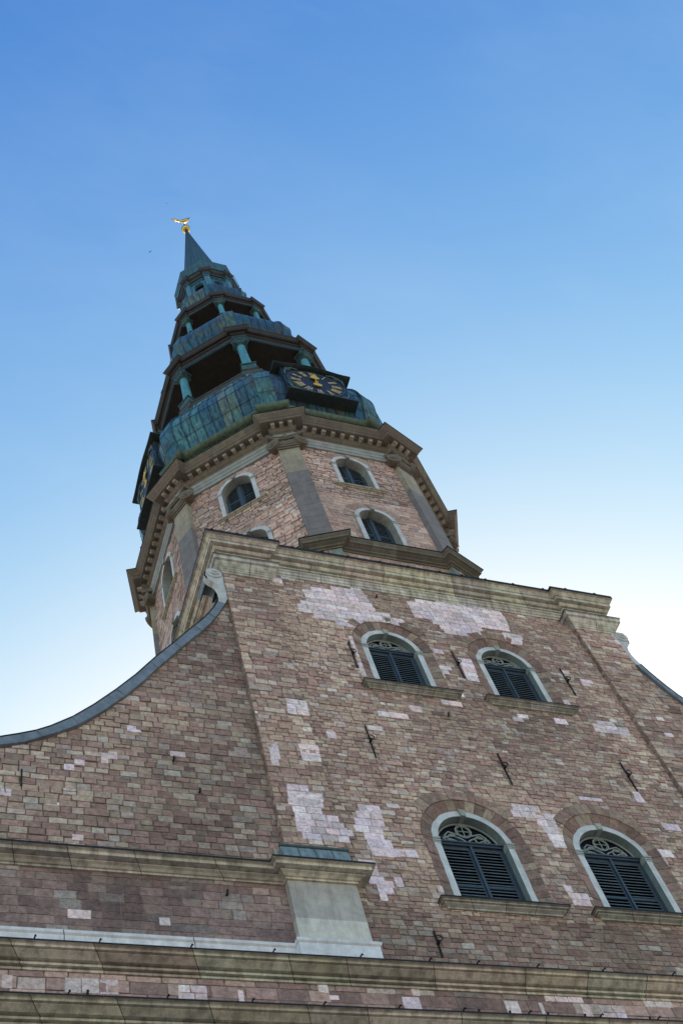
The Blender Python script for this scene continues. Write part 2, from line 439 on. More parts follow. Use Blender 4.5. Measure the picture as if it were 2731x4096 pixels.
PATCH=[[(-0.78,38.06),(-0.16,38.47),(1.22,38.73),(1.33,38.14),(2.6,38.11),(2.83,38.66),(3.2,38.63),(3.3,37.86),(3.16,37.17),(2.01,37.12),(1.79,36.66),(0.98,36.34),(0.26,36.28),(0.08,36.87),(-0.4,37.15),(-0.74,37.18)],[(2.73,36.89),(3.61,36.99),(3.36,36.4),(2.75,36.32)],[(-4.96,37.88),(-2.53,38.67),(-2.24,37.14),(-1.24,36.75),(-1.33,36.43),(-2.72,36.32),(-3.48,35.75),(-3.84,35.8),(-4.59,36.09),(-5.33,36.28),(-5.33,36.77),(-4.87,37.24)],[(-6.02,38.35),(-5.33,38.71),(-5.3,38.35),(-5.98,38.05)],[(-3.78,35.16),(-3.53,35.17),(-3.43,32.9),(-3.82,32.82),(-3.74,34.13)],[(-1.04,34.84),(-0.2,35.13),(-0.26,34.84),(-1.06,34.56)],[(-1.01,33.94),(-0.22,34.12),(-0.23,33.89),(-1.03,33.11)],[(0.24,34.77),(0.84,34.72),(0.65,33.42),(0.19,33.41)],[(-6.87,30.57),(-6.18,30.63),(-6.21,29.89),(-6.92,29.87)],[(-6.86,28.44),(-6.23,28.48),(-6.26,27.72),(-6.85,27.74)],[(-5.7,29.62),(-5.36,29.64),(-5.41,29.31),(-5.69,29.3)],[(-2.47,31.48),(-2.06,31.53),(-2.08,31.22),(-2.5,31.18)],[(-0.51,32.63),(-0.21,32.6),(-0.24,32.35),(-0.56,32.37)],[(-1.23,32.07),(-0.47,32.05),(-0.48,31.85),(-1.23,31.8)],[(-3.72,30.95),(-2.65,31.0),(-2.7,30.73),(-3.73,30.72)],[(-4.24,30.14),(-3.73,30.19),(-3.75,30.0),(-4.24,29.95)],[(-7.53,26.64),(-6.88,26.64),(-6.92,26.3),(-6.53,26.26),(-6.57,25.98),(-7.6,25.84)],[(-5.36,26.45),(-4.72,26.47),(-4.77,26.22),(-5.41,26.13)],[(-4.51,26.59),(-4.12,26.62),(-4.13,26.46),(-4.53,26.44)],[(-7.8,28.42),(-7.47,28.38),(-7.5,27.75),(-7.61,27.38),(-7.8,27.38)],[(-7.5,26.27),(-7.03,26.28),(-6.53,26.25),(-6.57,25.93),(-6.7,25.57),(-6.25,25.54),(-6.25,25.19),(-5.95,25.03),(-5.97,24.71),(-6.27,24.53),(-6.76,24.5),(-7.43,24.54),(-7.42,24.8),(-7.54,24.82),(-7.53,25.16),(-7.49,25.55),(-7.6,25.9)],[(-5.37,26.45),(-4.75,26.46),(-4.77,25.76),(-4.91,25.41),(-4.92,25.12),(-4.73,25.12),(-4.76,24.85),(-4.55,24.83),(-4.62,24.58),(-4.99,24.5),(-5.43,24.49),(-5.45,24.96),(-5.54,25.35),(-5.73,25.42),(-5.68,25.7)],[(-5.93,24.29),(-5.39,24.3),(-5.4,23.97),(-5.42,23.6),(-5.12,23.55),(-5.15,23.23),(-5.4,23.21),(-5.42,22.87),(-5.6,22.86),(-5.57,23.55),(-5.78,23.58)],[(-7.82,20.17),(-7.56,20.16),(-7.57,19.93),(-7.82,19.95)],[(-7.59,19.89),(-7.35,19.88),(-7.35,19.76),(-7.6,19.75)],[(-5.48,25.03),(-4.73,25.12),(-4.79,24.61),(-5.42,24.46)],[(-4.85,24.77),(-4.07,24.82),(-4.1,24.57),(-4.91,24.52)],[(-5.59,23.54),(-5.05,23.6),(-5.15,23.24),(-5.33,23.23),(-5.4,22.88),(-5.6,22.87)],[(-3.88,23.57),(-3.57,23.57),(-3.55,23.32),(-3.87,23.31)],[(-4.92,23.76),(-4.77,23.76),(-4.83,23.4),(-5.14,23.4)],[(0.01,23.95),(0.28,23.94),(0.22,23.55),(0.68,23.59),(0.63,23.23),(0.08,23.22)],[(3.5,25.49),(4.4,25.78),(4.4,25.41),(3.47,25.14)],[(-5.51,20.22),(-5.3,20.2),(-5.33,19.96),(-5.53,19.97)],[(-5.81,19.94),(-5.34,19.93),(-5.41,19.54),(-5.83,19.55)],[(-3.26,20.27),(-2.72,20.26),(-2.72,20.18),(-3.28,20.18)],[(-3.18,19.96),(-2.8,19.95),(-2.86,19.6),(-3.23,19.59)],[(-2.04,20.25),(-0.99,20.22),(-1.01,20.0),(-2.08,19.99)],[(-1.13,19.97),(-0.86,19.95),(-0.94,19.57),(-1.18,19.57)],[(-0.61,19.97),(0.09,19.94),(0.02,19.53),(-0.7,19.55)],[(0.75,20.27),(1.57,20.24),(1.51,19.97),(0.67,19.98)],[(-2.28,19.95),(-2.17,19.92),(-2.2,19.6),(-2.3,19.61)],[(2.74,36.93),(3.62,36.98),(3.35,36.35),(2.71,36.24),(2.73,36.68)],[(1.24,31.57),(1.63,31.82),(1.88,31.83),(1.89,31.58),(1.25,31.39)],[(2.88,31.82),(3.37,31.86),(3.33,31.56),(2.84,31.55)],[(4.36,31.82),(4.79,32.05),(5.31,32.03),(5.26,31.8),(5.75,31.78),(5.67,31.37),(4.29,31.38)],[(5.02,34.47),(5.54,34.54),(5.5,34.25),(4.97,34.1)],[(4.43,34.95),(4.76,34.96),(4.71,34.75),(4.42,34.72)],[(3.32,32.99),(3.94,33.04),(3.94,32.6),(3.27,32.79)],[(6.98,31.42),(7.3,31.43),(7.28,31.2),(6.94,31.19)],[(7.08,32.28),(7.4,32.33),(7.37,32.17),(7.05,32.11)],[(4.29,28.37),(4.53,28.36),(4.57,27.88),(4.22,27.86)],[(2.13,27.83),(2.98,27.86),(2.95,27.72),(2.12,27.69)],[(-0.38,27.14),(0.49,27.17),(0.5,26.97),(1.07,26.96),(0.76,26.3),(0.85,25.93),(0.78,25.44),(0.38,25.45),(0.33,25.92),(0.14,26.62),(-0.59,26.63)],[(4.69,26.97),(5.29,26.99),(5.28,26.68),(4.64,26.68)],[(7.64,37.73),(8.13,37.9),(8.21,37.05),(7.65,36.96)],[(-14.96,27.39),(-14.45,27.58),(-14.46,27.34)],[(-12.47,27.61),(-12.0,27.6),(-12.04,27.33),(-12.48,27.29)],[(-12.47,27.33),(-12.26,27.29),(-12.28,27.09),(-12.48,27.09)],[(-13.18,27.16),(-12.89,27.16),(-12.89,26.9),(-13.18,26.9)],[(-13.45,26.92),(-13.16,26.91),(-13.16,26.67),(-13.44,26.67)],[(-10.57,27.91),(-10.13,27.91),(-10.13,27.68),(-10.59,27.68)],[(-11.72,28.83),(-11.31,28.82),(-11.31,28.58),(-11.7,28.55)],[(-15.01,25.71),(-14.72,25.73),(-14.72,25.49),(-15.0,25.47)],[(-13.94,25.42),(-13.56,25.38),(-13.55,25.16),(-13.92,25.13)],[(-13.27,24.33),(-12.97,24.34),(-12.97,24.12),(-13.26,24.13)],[(-13.39,21.94),(-12.85,21.93),(-12.84,21.67),(-13.38,21.68)],[(-11.31,21.87),(-11.04,21.87),(-11.05,21.62),(-11.32,21.63)],[(-14.75,20.03),(-14.51,20.03),(-14.51,19.67),(-14.74,19.68)],[(-13.46,20.03),(-12.31,20.02),(-12.33,19.63),(-13.46,19.64)],[(-11.03,19.98),(-10.39,19.93),(-10.4,19.57),(-11.06,19.58)],[(-9.7,19.91),(-9.56,19.9),(-9.6,19.53),(-9.73,19.54)],[(-11.64,20.3),(-11.58,20.3),(-11.59,20.02),(-11.64,20.02)],[(-7.83,28.41),(-7.47,28.39),(-7.5,27.75),(-7.79,27.74)],[(-7.83,27.69),(-7.58,27.71),(-7.59,27.38),(-7.81,27.36)]]
# ------------------------------------------------------------------ ground
mb = MB(); mb.quad((-900, -900, 0), (900, -900, 0), (900, 900, 0), (-900, 900, 0))
g = mb.build('ground', 'cobbles'); g['kind'] = 'structure'

# ================================================================== CHURCH
church = empty('church', (0, 0, 0), 'stone church front with scrolled gable wings and a tall stepped green copper spire', 'church')
YW = -7.52
W = FR((0, YW, 0), (1, 0, 0), (0, -1, 0))
SAND = lin((202, 193, 180)); PALE = lin((176, 180, 172)); GREYP = lin((132, 130, 122))
LLC = dict(c=-2.12, zb=22.95, zs=25.5, r=1.24); LRC = dict(c=2.37, zb=22.95, zs=25.5, r=1.24)
ULC = dict(c=-2.15, zb=32.35, zs=34.93, r=1.12); URC = dict(c=2.24, zb=32.35, zs=34.93, r=1.12)
WINS = [LLC, LRC, ULC, URC]
SPLAY = .34
HOLES = [dict(c=h['c'], zb=h['zb'], zs=h['zs'], r=h['r']+SPLAY) for h in WINS]
rp = random.Random(5)
# --- centre wall
mb = MB()
def tone_c(x, z):
    f = .98 if z < 22.6 else 1.28
    for h in WINS:       # run-off stains below the sills
        if h['zb']-2.2 < z < h['zb']-.2 and abs(x-h['c']) < h['r']+.4:
            f *= 1-.26*max(0, 1-(h['zb']-z)/2.2)*(.5+.5*MN.noise(Vector((x*3.1, z*.4, 9.))))
    return f
masonry(mb, W, -6.2, 6.2, 20.5, 39.3, (.12, .205), (.2, .42), HOLES, None, PAL_OLD, seed=11, tone=tone_c, rough=.022, gap=.011, jx=.012)
for h in WINS:
    ring(mb, W, h, h['r']-.02, -.11, h['r']+SPLAY+.02, .012, 15, PAL_OLD[1:9], True, .27, seed=int(h['zb']*3+h['c']))
    pr = soften([lin(c) for c in ((158, 122, 104), (148, 110, 98), (158, 134, 116), (134, 112, 98), (164, 138, 120))], .8)+PAL_OLD[:3]
    mbr = MB(); ring(mbr, W, h, h['r']+SPLAY+.01, .03, h['r']+SPLAY+.40, .03, 15, pr, False, seed=int(h['zb']*5+h['c']), arc=(pi*.2, pi*.8)); mbr.build('relieving_arch', 'masonry', church)
for P_ in PATCH:
    cx = sum(p[0] for p in P_)/len(P_); cz = sum(p[1] for p in P_)/len(P_)
    if abs(cx) < 6.15 and cz > 20.5: patch(mb, W, P_, .035, rp, HOLES)
mb.build('facade_wall', 'masonry', church)
# --- strips either side of the centre
for sg in (-1, 1):
    mb = MB(); F_ = FR((0, YW-.15, 0), (1, 0, 0), (0, -1, 0))
    masonry(mb, F_, *sorted((sg*7.9, sg*6.2)), 23.9, 38.0, (.15, .25), (.26, .55), pal=PAL_OLD, seed=21+sg, rough=.03, tone=lambda x, z: 1.3, gap=.011)
    # returns of the strip
    for xs, nx in ((-7.9, -1), (-6.2, 1)) if sg < 0 else ((6.2, -1), (7.9, 1)):
        Fs = FR((xs, YW, 0), (0, -1, 0), (nx, 0, 0))
        masonry(mb, Fs, -.05, .15, 23.9, 38.0, (.2, .3), (.3, .5), pal=PAL_OLD, seed=30, rough=.02)
    for P_ in PATCH:
        cx = sum(p[0] for p in P_)/len(P_); cz = sum(p[1] for p in P_)/len(P_)
        if sg*cx > 6.15 and sg*cx < 7.95 and cz > 24: patch(mb, F_, [(max(-7.89, min(7.89, a+.07)), b+.2) for a, b in P_], .035, rp)
    mb.build('pilaster_strip', 'masonry', church)
# --- curved wings
UPL = [(-18, 27.0), (-16.5, 27.2), (-15.1, 27.58), (-14.64, 27.78), (-14.17, 28.01), (-13.79, 28.27), (-13.2, 28.78), (-12.6, 29.45), (-11.95, 30.28), (-11.32, 31.16), (-10.84, 31.92), (-10.57, 32.34), (-10.01, 33.14), (-9.56, 33.83), (-9.25, 34.27), (-8.94, 34.72), (-8.68, 35.17), (-8.47, 35.57), (-8.28, 36.01)]
LOL = [(-18, 26.7), (-16.5, 26.9), (-15.09, 27.29), (-14.5, 27.5), (-14.0, 27.82), (-13.6, 28.08), (-13.05, 28.5), (-12.4, 29.2), (-11.7, 30.08), (-11.1, 30.95), (-10.65, 31.68), (-10.35, 32.12), (-9.83, 32.92), (-9.4, 33.55), (-9.05, 34.03), (-8.74, 34.52), (-8.5, 34.97), (-8.28, 35.4), (-8.03, 35.95)]
VTOP = [(-8.28, 36.01), (-8.17, 36.3), (-8.12, 36.6), (-8.13, 36.88), (-8.18, 37.1), (-8.28, 37.27), (-8.40, 37.34), (-8.50, 37.48), (-8.56, 37.66), (-8.53, 37.86), (-8.42, 38.02), (-8.26, 38.13), (-8.08, 38.16), (-7.92, 38.1), (-7.9, 37.7), (-7.9, 36.7), (-7.9, 36.3), (-8.03, 35.95)]
def mirror(P_, k=.0): return [(-x-(.30 if x > -17 else 0)*min(1, max(0, (-x-8.2)/1.2)), z) for x, z in P_]
for sg in (-1, 1):
    up_ = UPL if sg < 0 else mirror(UPL); lo_ = LOL if sg < 0 else mirror(LOL); vt = VTOP if sg < 0 else mirror(VTOP)
    mb = MB()
    cv = list(lo_)+([(-7.88, 36.4), (-7.88, 38)] if sg < 0 else [(7.88, 36.4), (7.88, 38)])
    xs = (-18, -7.88) if sg < 0 else (7.88, 18)
    # region z 23.4 .. curve ; polygon for mortar runs round the bottom then back along the curve
    cvb = sorted(cv, key=lambda p: (-p[0], p[1])) if sg < 0 else cv
    bot = [(xs[0], 23.4), (xs[1], 23.4)]
    outer = bot+(list(reversed(cv)) if sg < 0 else list(cv))
    masonry(mb, W, xs[0], xs[1], 23.4, 36.6, (.18, .26), (.27, .48), curve=sorted(cv), pal=PAL_OLD, seed=41+sg, back=False, rough=.025, gap=.012, tone=lambda x, z: 1.12)
    mb.add([W.p(a, b, -.006) for a, b in outer], [tuple(t_) for t_ in tessellate_polygon([[Vector((a, b, 0)) for a, b in outer]])], (.2, .155, .13))
    # back of the wing, 1 m thick
    mb.add([W.p(a, b, -1.0) for a, b in outer], [tuple(t_) for t_ in tessellate_polygon([[Vector((a, b, 0)) for a, b in outer]])], PAL_OLD[0])
    for P_ in PATCH:
        cx = sum(p[0] for p in P_)/len(P_); cz = sum(p[1] for p in P_)/len(P_)
        if sg*cx > 7.95 and cz > 23.5: patch(mb, W, P_, .03, rp)
    mb.build('wing_wall', 'masonry', church)
    # coping
    mb = MB(); n = len(up_)
    for i in range(n-1):
        c_ = jit(lin((132, 140, 144)), .1)
        a, b, c2, d = up_[i], up_[i+1], lo_[i+1], lo_[i]
        g = .004
        q = [(x, z) for x, z in (a, b, c2, d)]
        for (p1, p2, p3, p4) in (q,):
            A = [W.p(x, z, .12) for x, z in q]; B = [W.p(x, z, -1.05) for x, z in q]
            mb.add(A+B, [(0, 1, 2, 3), (0, 4, 5, 1), (2, 6, 7, 3), (4, 7, 6, 5)], c_)
        # standing joint between coping sheets
        if i % 2 == 0:
            mid = [W.p(a[0], a[1]+.012, .13), W.p(d[0], d[1]-.01, .13)]
            tube(mb, mid, .014, 6, lin((90, 100, 110)))
    mb.build('wing_coping', 'coping', church)
    mb = MB(); tube(mb, [W.p(x, z+.035, .1) for x, z in up_], .035, 6); mb.build('coping_edge', 'flashing', church)
    # scroll
    mb = MB(); prism(mb, W, vt, -.14, .12, lin((196, 200, 204)))
    cx = -8.22 if sg < 0 else 8.22; 
    for r_, dz in ((.29, .17), (.17, .23), (.09, .28)):
        V = [W.p(cx+r_*cos(k*pi/16), 37.83+r_*sin(k*pi/16), d) for d in (.1, dz-.02) for k in range(32)]+[W.p(cx+(r_-.02)*cos(k*pi/16), 37.83+(r_-.02)*sin(k*pi/16), dz) for k in range(32)]
        mb.add(V, [(i*32+k, i*32+(k+1) % 32, (i+1)*32+(k+1) % 32, (i+1)*32+k) for i in range(2) for k in range(32)]+[tuple(64+k for k in range(32))], lin((196, 200, 204)))
    vol = mb.build('scroll_volute', 'white_stone', church)
    mb = MB(); N_ = 28; V = []
    for d in (-.95, .11):
        for rr in (.31, .25):
            V += [W.p(cx+rr*cos(2*pi*k/N_), 37.83+rr*sin(2*pi*k/N_), d) for k in range(N_)]
    k0 = [k for k in range(N_)]
    F = []
    for k in k0:
        k2 = (k+1) % N_
        if sin(2*pi*(k+.5)/N_) < -.55: continue          # the rolled sheet is open underneath
        F += [(k, k2, 2*N_+k2, 2*N_+k), (N_+k, N_+k2, 3*N_+k2, 3*N_+k), (k, k2, N_+k2, N_+k)]
    mb.add(V, F, lin((120, 134, 146))); mb.build('scroll_drum', 'coping', vol)
    mb = MB(); tube(mb, [W.p((x if sg < 0 else x), z, .1) for x, z in (vt[7:14])], .03, 6); mb.build('scroll_edge', 'flashing', vol)

# --- mid storey below the wings and frieze
for sg in (-1, 1):
    mb = MB(); xs = (-18, -7.9) if sg < 0 else (7.9, 18)
    masonry(mb, W, *xs, 20.9, 23.3, (.22, .34), (.32, .62), tone=lambda x, z: 1.12, pal=PAL_LOW, seed=51+sg, rough=.012, gap=.01)
    for P_ in PATCH:
        cx = sum(p[0] for p in P_)/len(P_); cz = sum(p[1] for p in P_)/len(P_)
        if sg*cx > 7.9 and 20.9 < cz < 23.3: patch(mb, W, P_, .025, rp)
    mb.build('attic_wall', 'masonry', church)
mb = MB()
masonry(mb, W, -18, 18, 19.1, 20.3, (.27, .36), (.4, .8), tone=lambda x, z: 1.45, pal=PAL_LOW, seed=61, rough=.012, gap=.008)
for P_ in PATCH:
    cx = sum(p[0] for p in P_)/len(P_); cz = sum(p[1] for p in P_)/len(P_)
    if cz < 20.5: patch(mb, W, P_, .025, rp)
mb.build('frieze_wall', 'masonry', church)
mb = MB()
masonry(mb, W, -18, 18, 15.0, 18.95, (.27, .36), (.4, .8), pal=PAL_LOW, seed=71, rough=.012, gap=.008)
masonry(mb, W, -18, 18, 0.0, 15.0, (.4, .5), (.7, 1.1), pal=PAL_LOW, seed=72, rough=.012, gap=.01)
patch(mb, W, [(-10.2, 18.1), (-9.0, 18.1), (-9.0, 18.7), (-10.2, 18.7)], .025, rp)
mb.build('ground_storey_wall', 'masonry', church)

# --- cornices of the facade
PROF_TOP = [(-.3, 38.98), (.06, 38.98), (.06, 39.07), (.11, 39.075), (.11, 39.16), (.07, 39.165), (.07, 39.2), (.18, 39.21), (.24, 39.3), (.24, 39.35), (.14, 39.355), (.14, 39.39), (.38, 39.4), (.38, 39.56), (.33, 39.565), (.33, 39.6), (.39, 39.61), (.43, 39.68), (.48, 39.74), (.48, 39.78), (.56, 39.785), (.56, 39.96), (-.6, 40.07)]
pathT = [(-7.9, 7.6), (-7.9, -7.69), (-6.2, -7.69), (-6.2, YW), (6.2, YW), (6.2, -7.69), (7.9, -7.69), (7.9, 7.6)]
mb = MB(); sweep(mb, pathT, PROF_TOP, 1.5, SAND, vary=.2, top_mi=(2, 1))
x = -8.2
while x < 8.3:
    y = -7.69-.55 if abs(x) > 5.66 else YW-.55
    tube(mb, [(x, y+.5, 40.02), (x, y, 39.99), (x+.01, y-.03, 39.9)], .035, 5, (.02,)*3, mi=1)
    x += random.uniform(.85, 1.35)
mb.build('gable_cornice', ['sandstone', 'flashing'], church)
PROF_CAP = [(-.2, 37.86), (.03, 37.86), (.05, 37.92), (.09, 37.94), (.09, 38.0), (.13, 38.03), (.13, 38.08), (.18, 38.12), (.25, 38.22), (.27, 38.30), (.35, 38.32), (.35, 38.5), (.40, 38.505), (.40, 38.56), (-.2, 38.66)]
for P_ in ([(-7.9, -6.6), (-7.9, -7.69), (-6.2, -7.69), (-6.2, YW+.02)], [(6.2, YW+.02), (6.2, -7.69), (7.9, -7.69), (7.9, -6.6)]):
    mb = MB(); sweep(mb, P_, PROF_CAP, .8, lin((204, 202, 194)), vary=.15, top_mi=(2, 1)); mb.build('strip_capital', ['sandstone', 'flashing'], church)
    x0, x1 = min(p[0] for p in P_), max(p[0] for p in P_)
    mb = MB(); box(mb, FR((0, 0, 0), (1, 0, 0), (0, -1, 0)), x0, x1, 38.4, 39.1, 6.7, 7.69, lin((140, 128, 112))); mb.build('strip_neck', 'sandstone', church)
mb = MB(); sweep(mb, [(-6.2, YW), (6.2, YW)], [(-.1, 38.55), (.05, 38.55), (.05, 38.66), (.09, 38.68), (.09, 38.8), (.14, 38.84), (.14, 38.9), (-.1, 38.94)], 1.1, lin((206, 202, 192)), vary=.2)
mb.build('string_course', 'sandstone', church)
PC1 = lambda z: [(-.1, z-.28), (.05, z-.28), (.05, z-.22), (.09, z-.215), (.14, z-.17), (.21, z-.14), (.21, z-.115), (.16, z-.11), (.16, z-.095), (.36, z-.09), (.36, z+.01), (.39, z+.02), (.45, z+.024), (.45, z+.09), (-.1, z+.18)]
for sg in (-1, 1):
    Pth = [(-18, YW), (-8.06, YW), (-8.06, -7.73), (-6.24, -7.73), (-6.24, YW+.02)]
    Ps = Pth if sg < 0 else [(-x, y) for x, y in reversed(Pth)]
    mb = MB(); sweep(mb, Ps, PC1(23.44), 1.6, lin((206, 198, 186)), vary=.16, top_mi=(2, 1)); mb.build('wing_cornice', ['sandstone', 'flashing'], church)
    # pale pedestal block below the strip
    a, b = sorted((sg*8.06, sg*6.24))
    mb = MB(); Fz = FR((0, 0, 0), (1, 0, 0), (0, -1, 0))
    box(mb, Fz, a, b, 20.9, 21.95, 7.4, 7.732, lin((214, 212, 206)))
    box(mb, Fz, a, b, 21.954, 23.2, 7.4, 7.728, lin((184, 180, 178)))
    ped = mb.build('strip_pedestal', 'plaster', church)
    # copper apron on the pedestal
    mb = MB(); q0 = [(a, -7.93, 23.5), (b, -7.93, 23.5), (b, -7.76, 24.3), (a, -7.76, 24.3), (a, -7.3, 23.5), (b, -7.3, 23.5), (b, -7.3, 24.34), (a, -7.3, 24.34)]
    mb.add(q0, [(0, 1, 2, 3), (0, 3, 7, 4), (1, 5, 6, 2), (3, 2, 6, 7)], lin((132, 150, 156)))
    for k in range(1, 4):
        xx = a+(b-a)*k/4; tube(mb, [(xx, -7.935, 23.5), (xx, -7.765, 24.3)], .012, 5, lin((80, 104, 116)))
    tube(mb, [(a-.03, -7.76, 24.34), (b+.03, -7.76, 24.34)], .05, 8, lin((76, 96, 104)))
    mb.build('metal_apron', 'copper_plain', church)
    Pb = [(-18, YW), (-8.06, YW), (-8.06, -7.73), (-6.24, -7.73), (-6.24, YW+.02)]
    Pb = Pb if sg < 0 else [(-x, y) for x, y in reversed(Pb)]
    mb = MB(); sweep(mb, Pb, [(-.1, 20.56), (.10, 20.56), (.10, 21.1), (.14, 21.14), (.15, 21.2), (.11, 21.25), (-.1, 21.29)], 2.4, lin((226, 228, 236)), vary=.06)
    mb.build('base_band', 'white_stone', church)
PC2 = lambda z: [(-.1, z-.37), (.05, z-.37), (.05, z-.31), (.02, z-.305), (.02, z-.285), (.12, z-.28), (.12, z-.22), (.08, z-.215), (.08, z-.19), (.20, z-.185), (.28, z-.13), (.34, z-.09), (.34, z-.07), (.41, z-.065), (.42, z-.015), (.45, z), (.50, z+.004), (.50, z+.05), (-.1, z+.15)]
for nm, z in (('main_cornice', 20.53), ('lower_cornice', 19.14)):
    mb = MB(); sweep(mb, [(-18, 2), (-18, YW), (18, YW), (18, 2)], PC2(z), 1.9, lin((206, 196, 180)), vary=.2, top_mi=(2, 1))
    x = -17.5
    while x < 17.5:
        tube(mb, [(x, YW-.2, z+.14), (x, YW-.56, z+.09), (x+.01, YW-.57, z+.05)], .018, 5, (.02,)*3, mi=1)
        x += random.uniform(1.2, 2.2)
    mb.build(nm, ['sandstone', 'flashing'], church)

# --- bodies behind the facade
def slab_box(name, x0, x1, y0, y1, z0, z1, mat, col):
    mb = MB(); V = [(x, y, z) for z in (z0, z1) for y in (y0, y1) for x in (x0, x1)]
    mb.add(V, [(0, 1, 5, 4), (1, 3, 7, 5), (3, 2, 6, 7), (2, 0, 4, 6), (4, 5, 7, 6)], col); return mb.build(name, mat, church)
slab_box('aisle_body', -17.9, 17.9, -5.6, 56, 0, 24.5, 'brick', PAL_LOW[0])
slab_box('tower_base_core', -7.85, 7.85, -6.4, 7.5, 20, 39.6, 'brick', PAL_OLD[2])
mb = MB()
mb.add([(-8.2, -7.7, 39.88), (8.2, -7.7, 39.88), (8.2, 7.8, 39.88), (-8.2, 7.8, 39.88)], [(0, 1, 2, 3)])
mb.build('tower_base_roof', 'roof', church)
mb = MB()
mb.add([(-17.9, -5.6, 24.5), (17.9, -5.6, 24.5), (17.9, 56, 24.5), (-17.9, 56, 24.5), (-7, 7.6, 34), (7, 7.6, 34), (7, 56, 34), (-7, 56, 34), (-7, -5.6, 28), (7, -5.6, 28)], [(0, 3, 7, 4, 8), (1, 9, 5, 6, 2), (4, 7, 6, 5), (3, 2, 6, 7), (0, 8, 9, 1), (8, 4, 5, 9)])
mb.build('nave_roof', 'roof', church)

# ------------------------------------------------------------------ windows of the facade
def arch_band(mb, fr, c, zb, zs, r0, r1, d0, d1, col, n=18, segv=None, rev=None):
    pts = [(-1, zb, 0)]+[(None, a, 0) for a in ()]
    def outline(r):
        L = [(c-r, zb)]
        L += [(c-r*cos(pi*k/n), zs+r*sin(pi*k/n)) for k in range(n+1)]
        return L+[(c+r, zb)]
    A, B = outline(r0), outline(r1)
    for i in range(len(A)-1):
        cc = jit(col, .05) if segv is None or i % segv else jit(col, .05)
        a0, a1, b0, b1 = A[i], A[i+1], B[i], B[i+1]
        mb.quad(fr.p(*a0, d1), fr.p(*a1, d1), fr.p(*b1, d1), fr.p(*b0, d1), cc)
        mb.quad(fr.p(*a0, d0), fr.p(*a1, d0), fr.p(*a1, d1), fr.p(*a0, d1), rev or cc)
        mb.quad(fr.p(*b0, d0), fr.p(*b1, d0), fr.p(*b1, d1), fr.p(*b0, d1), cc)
def leaf(fr, parent, s0, s1, zb, zt, d, archc=None, rails=(), pitch=.115, arch=None):
    """louvred leaf; archc=(c,zs,r) clips the top"""
    mb = MB(); st = .085
    def top(s):
        if arch is None: return zt
        c, zs, r = arch; k = r*r-(s-c)**2
        return zs+sqrt(max(k, 0.0))
    # stiles
    N = 10
    for a, b in ((s0, s0+st), (s1-st, s1)):
        za, zc = top(a), top(b)
        V = [fr.p(a, zb, d), fr.p(b, zb, d), fr.p(b, max(zb, zc), d), fr.p(a, max(zb, za), d)]
        V += [v_+fr.N*.05 for v_ in V]
        mb.add(V, [(0, 1, 2, 3), (4, 5, 6, 7), (0, 1, 5, 4), (1, 2, 6, 5), (3, 0, 4, 7), (2, 3, 7, 6)], (.5, .5, .5), 0)
    box(mb, fr, s0+st, s1-st, zb, zb+.12, d, d+.05)
    for z in rails: box(mb, fr, s0+st, s1-st, z-.045, z+.045, d, d+.048)
    if arch is None: box(mb, fr, s0+st, s1-st, zt-.1, zt, d, d+.048)
    else:
        for k in range(N):
            a = s0+(s1-s0)*k/N; b = s0+(s1-s0)*(k+1)/N
            V = [fr.p(a, top(a)-.1, d), fr.p(b, top(b)-.1, d), fr.p(b, top(b), d), fr.p(a, top(a), d)]; V += [v_+fr.N*.046 for v_ in V]
            mb.add(V, [(4, 5, 6, 7), (0, 1, 5, 4)])
    z = zb+.14
    zmax = top((s0+s1)/2) if arch is None else max(top(s0+st), top(s1-st))
    rl_ = random.Random(int(abs(s0*97+zb*13)*10))
    z += rl_.uniform(-.02, .03)
    while z < zmax-.1:
        tl = rl_.uniform(-.012, .012)
        if not any(abs(z-r_) < .07 for r_ in rails):
            a, b = s0+st, s1-st
            if arch is not None and z > arch[1]:
                hw = sqrt(max(arch[2]**2-(z-arch[1])**2, 0)); a = max(a, arch[0]-hw); b = min(b, arch[0]+hw)
            if b-a > .05:
                V = [fr.p(a, z+tl*.5, d+.045), fr.p(b, z-tl*.5, d+.045), fr.p(b, z+.06+tl, d-.005), fr.p(a, z+.06+tl, d-.005)]
                V += [v_+Vector((0, 0, .026)) for v_ in V]
                mb.add(V, [(0, 1, 2, 3), (4, 5, 6, 7), (0, 1, 5, 4)], (.5, .5, .5), 1)
        z += pitch
    # dark room behind the slats
    zz = zmax if arch is None else arch[1]
    mb.quad(fr.p(s0, zb, d-.02), fr.p(s1, zb, d-.02), fr.p(s1, zz, d-.02), fr.p(s0, zz, d-.02), (.5,)*3, 2)
    if arch is not None:
        P_ = [(s, min(top(s), 1e9)) for s in [s0+(s1-s0)*k/N for k in range(N+1)]]
        V = [fr.p(s0, zz, d-.02), fr.p(s1, zz, d-.02)]+[fr.p(s, z_, d-.02) for s, z_ in reversed(P_)]
        mb.add(V, [tuple(range(len(V)))], (.5,)*3, 2)
    return mb.build('shutter', ['shutter', 'louvre', 'glass'], parent)
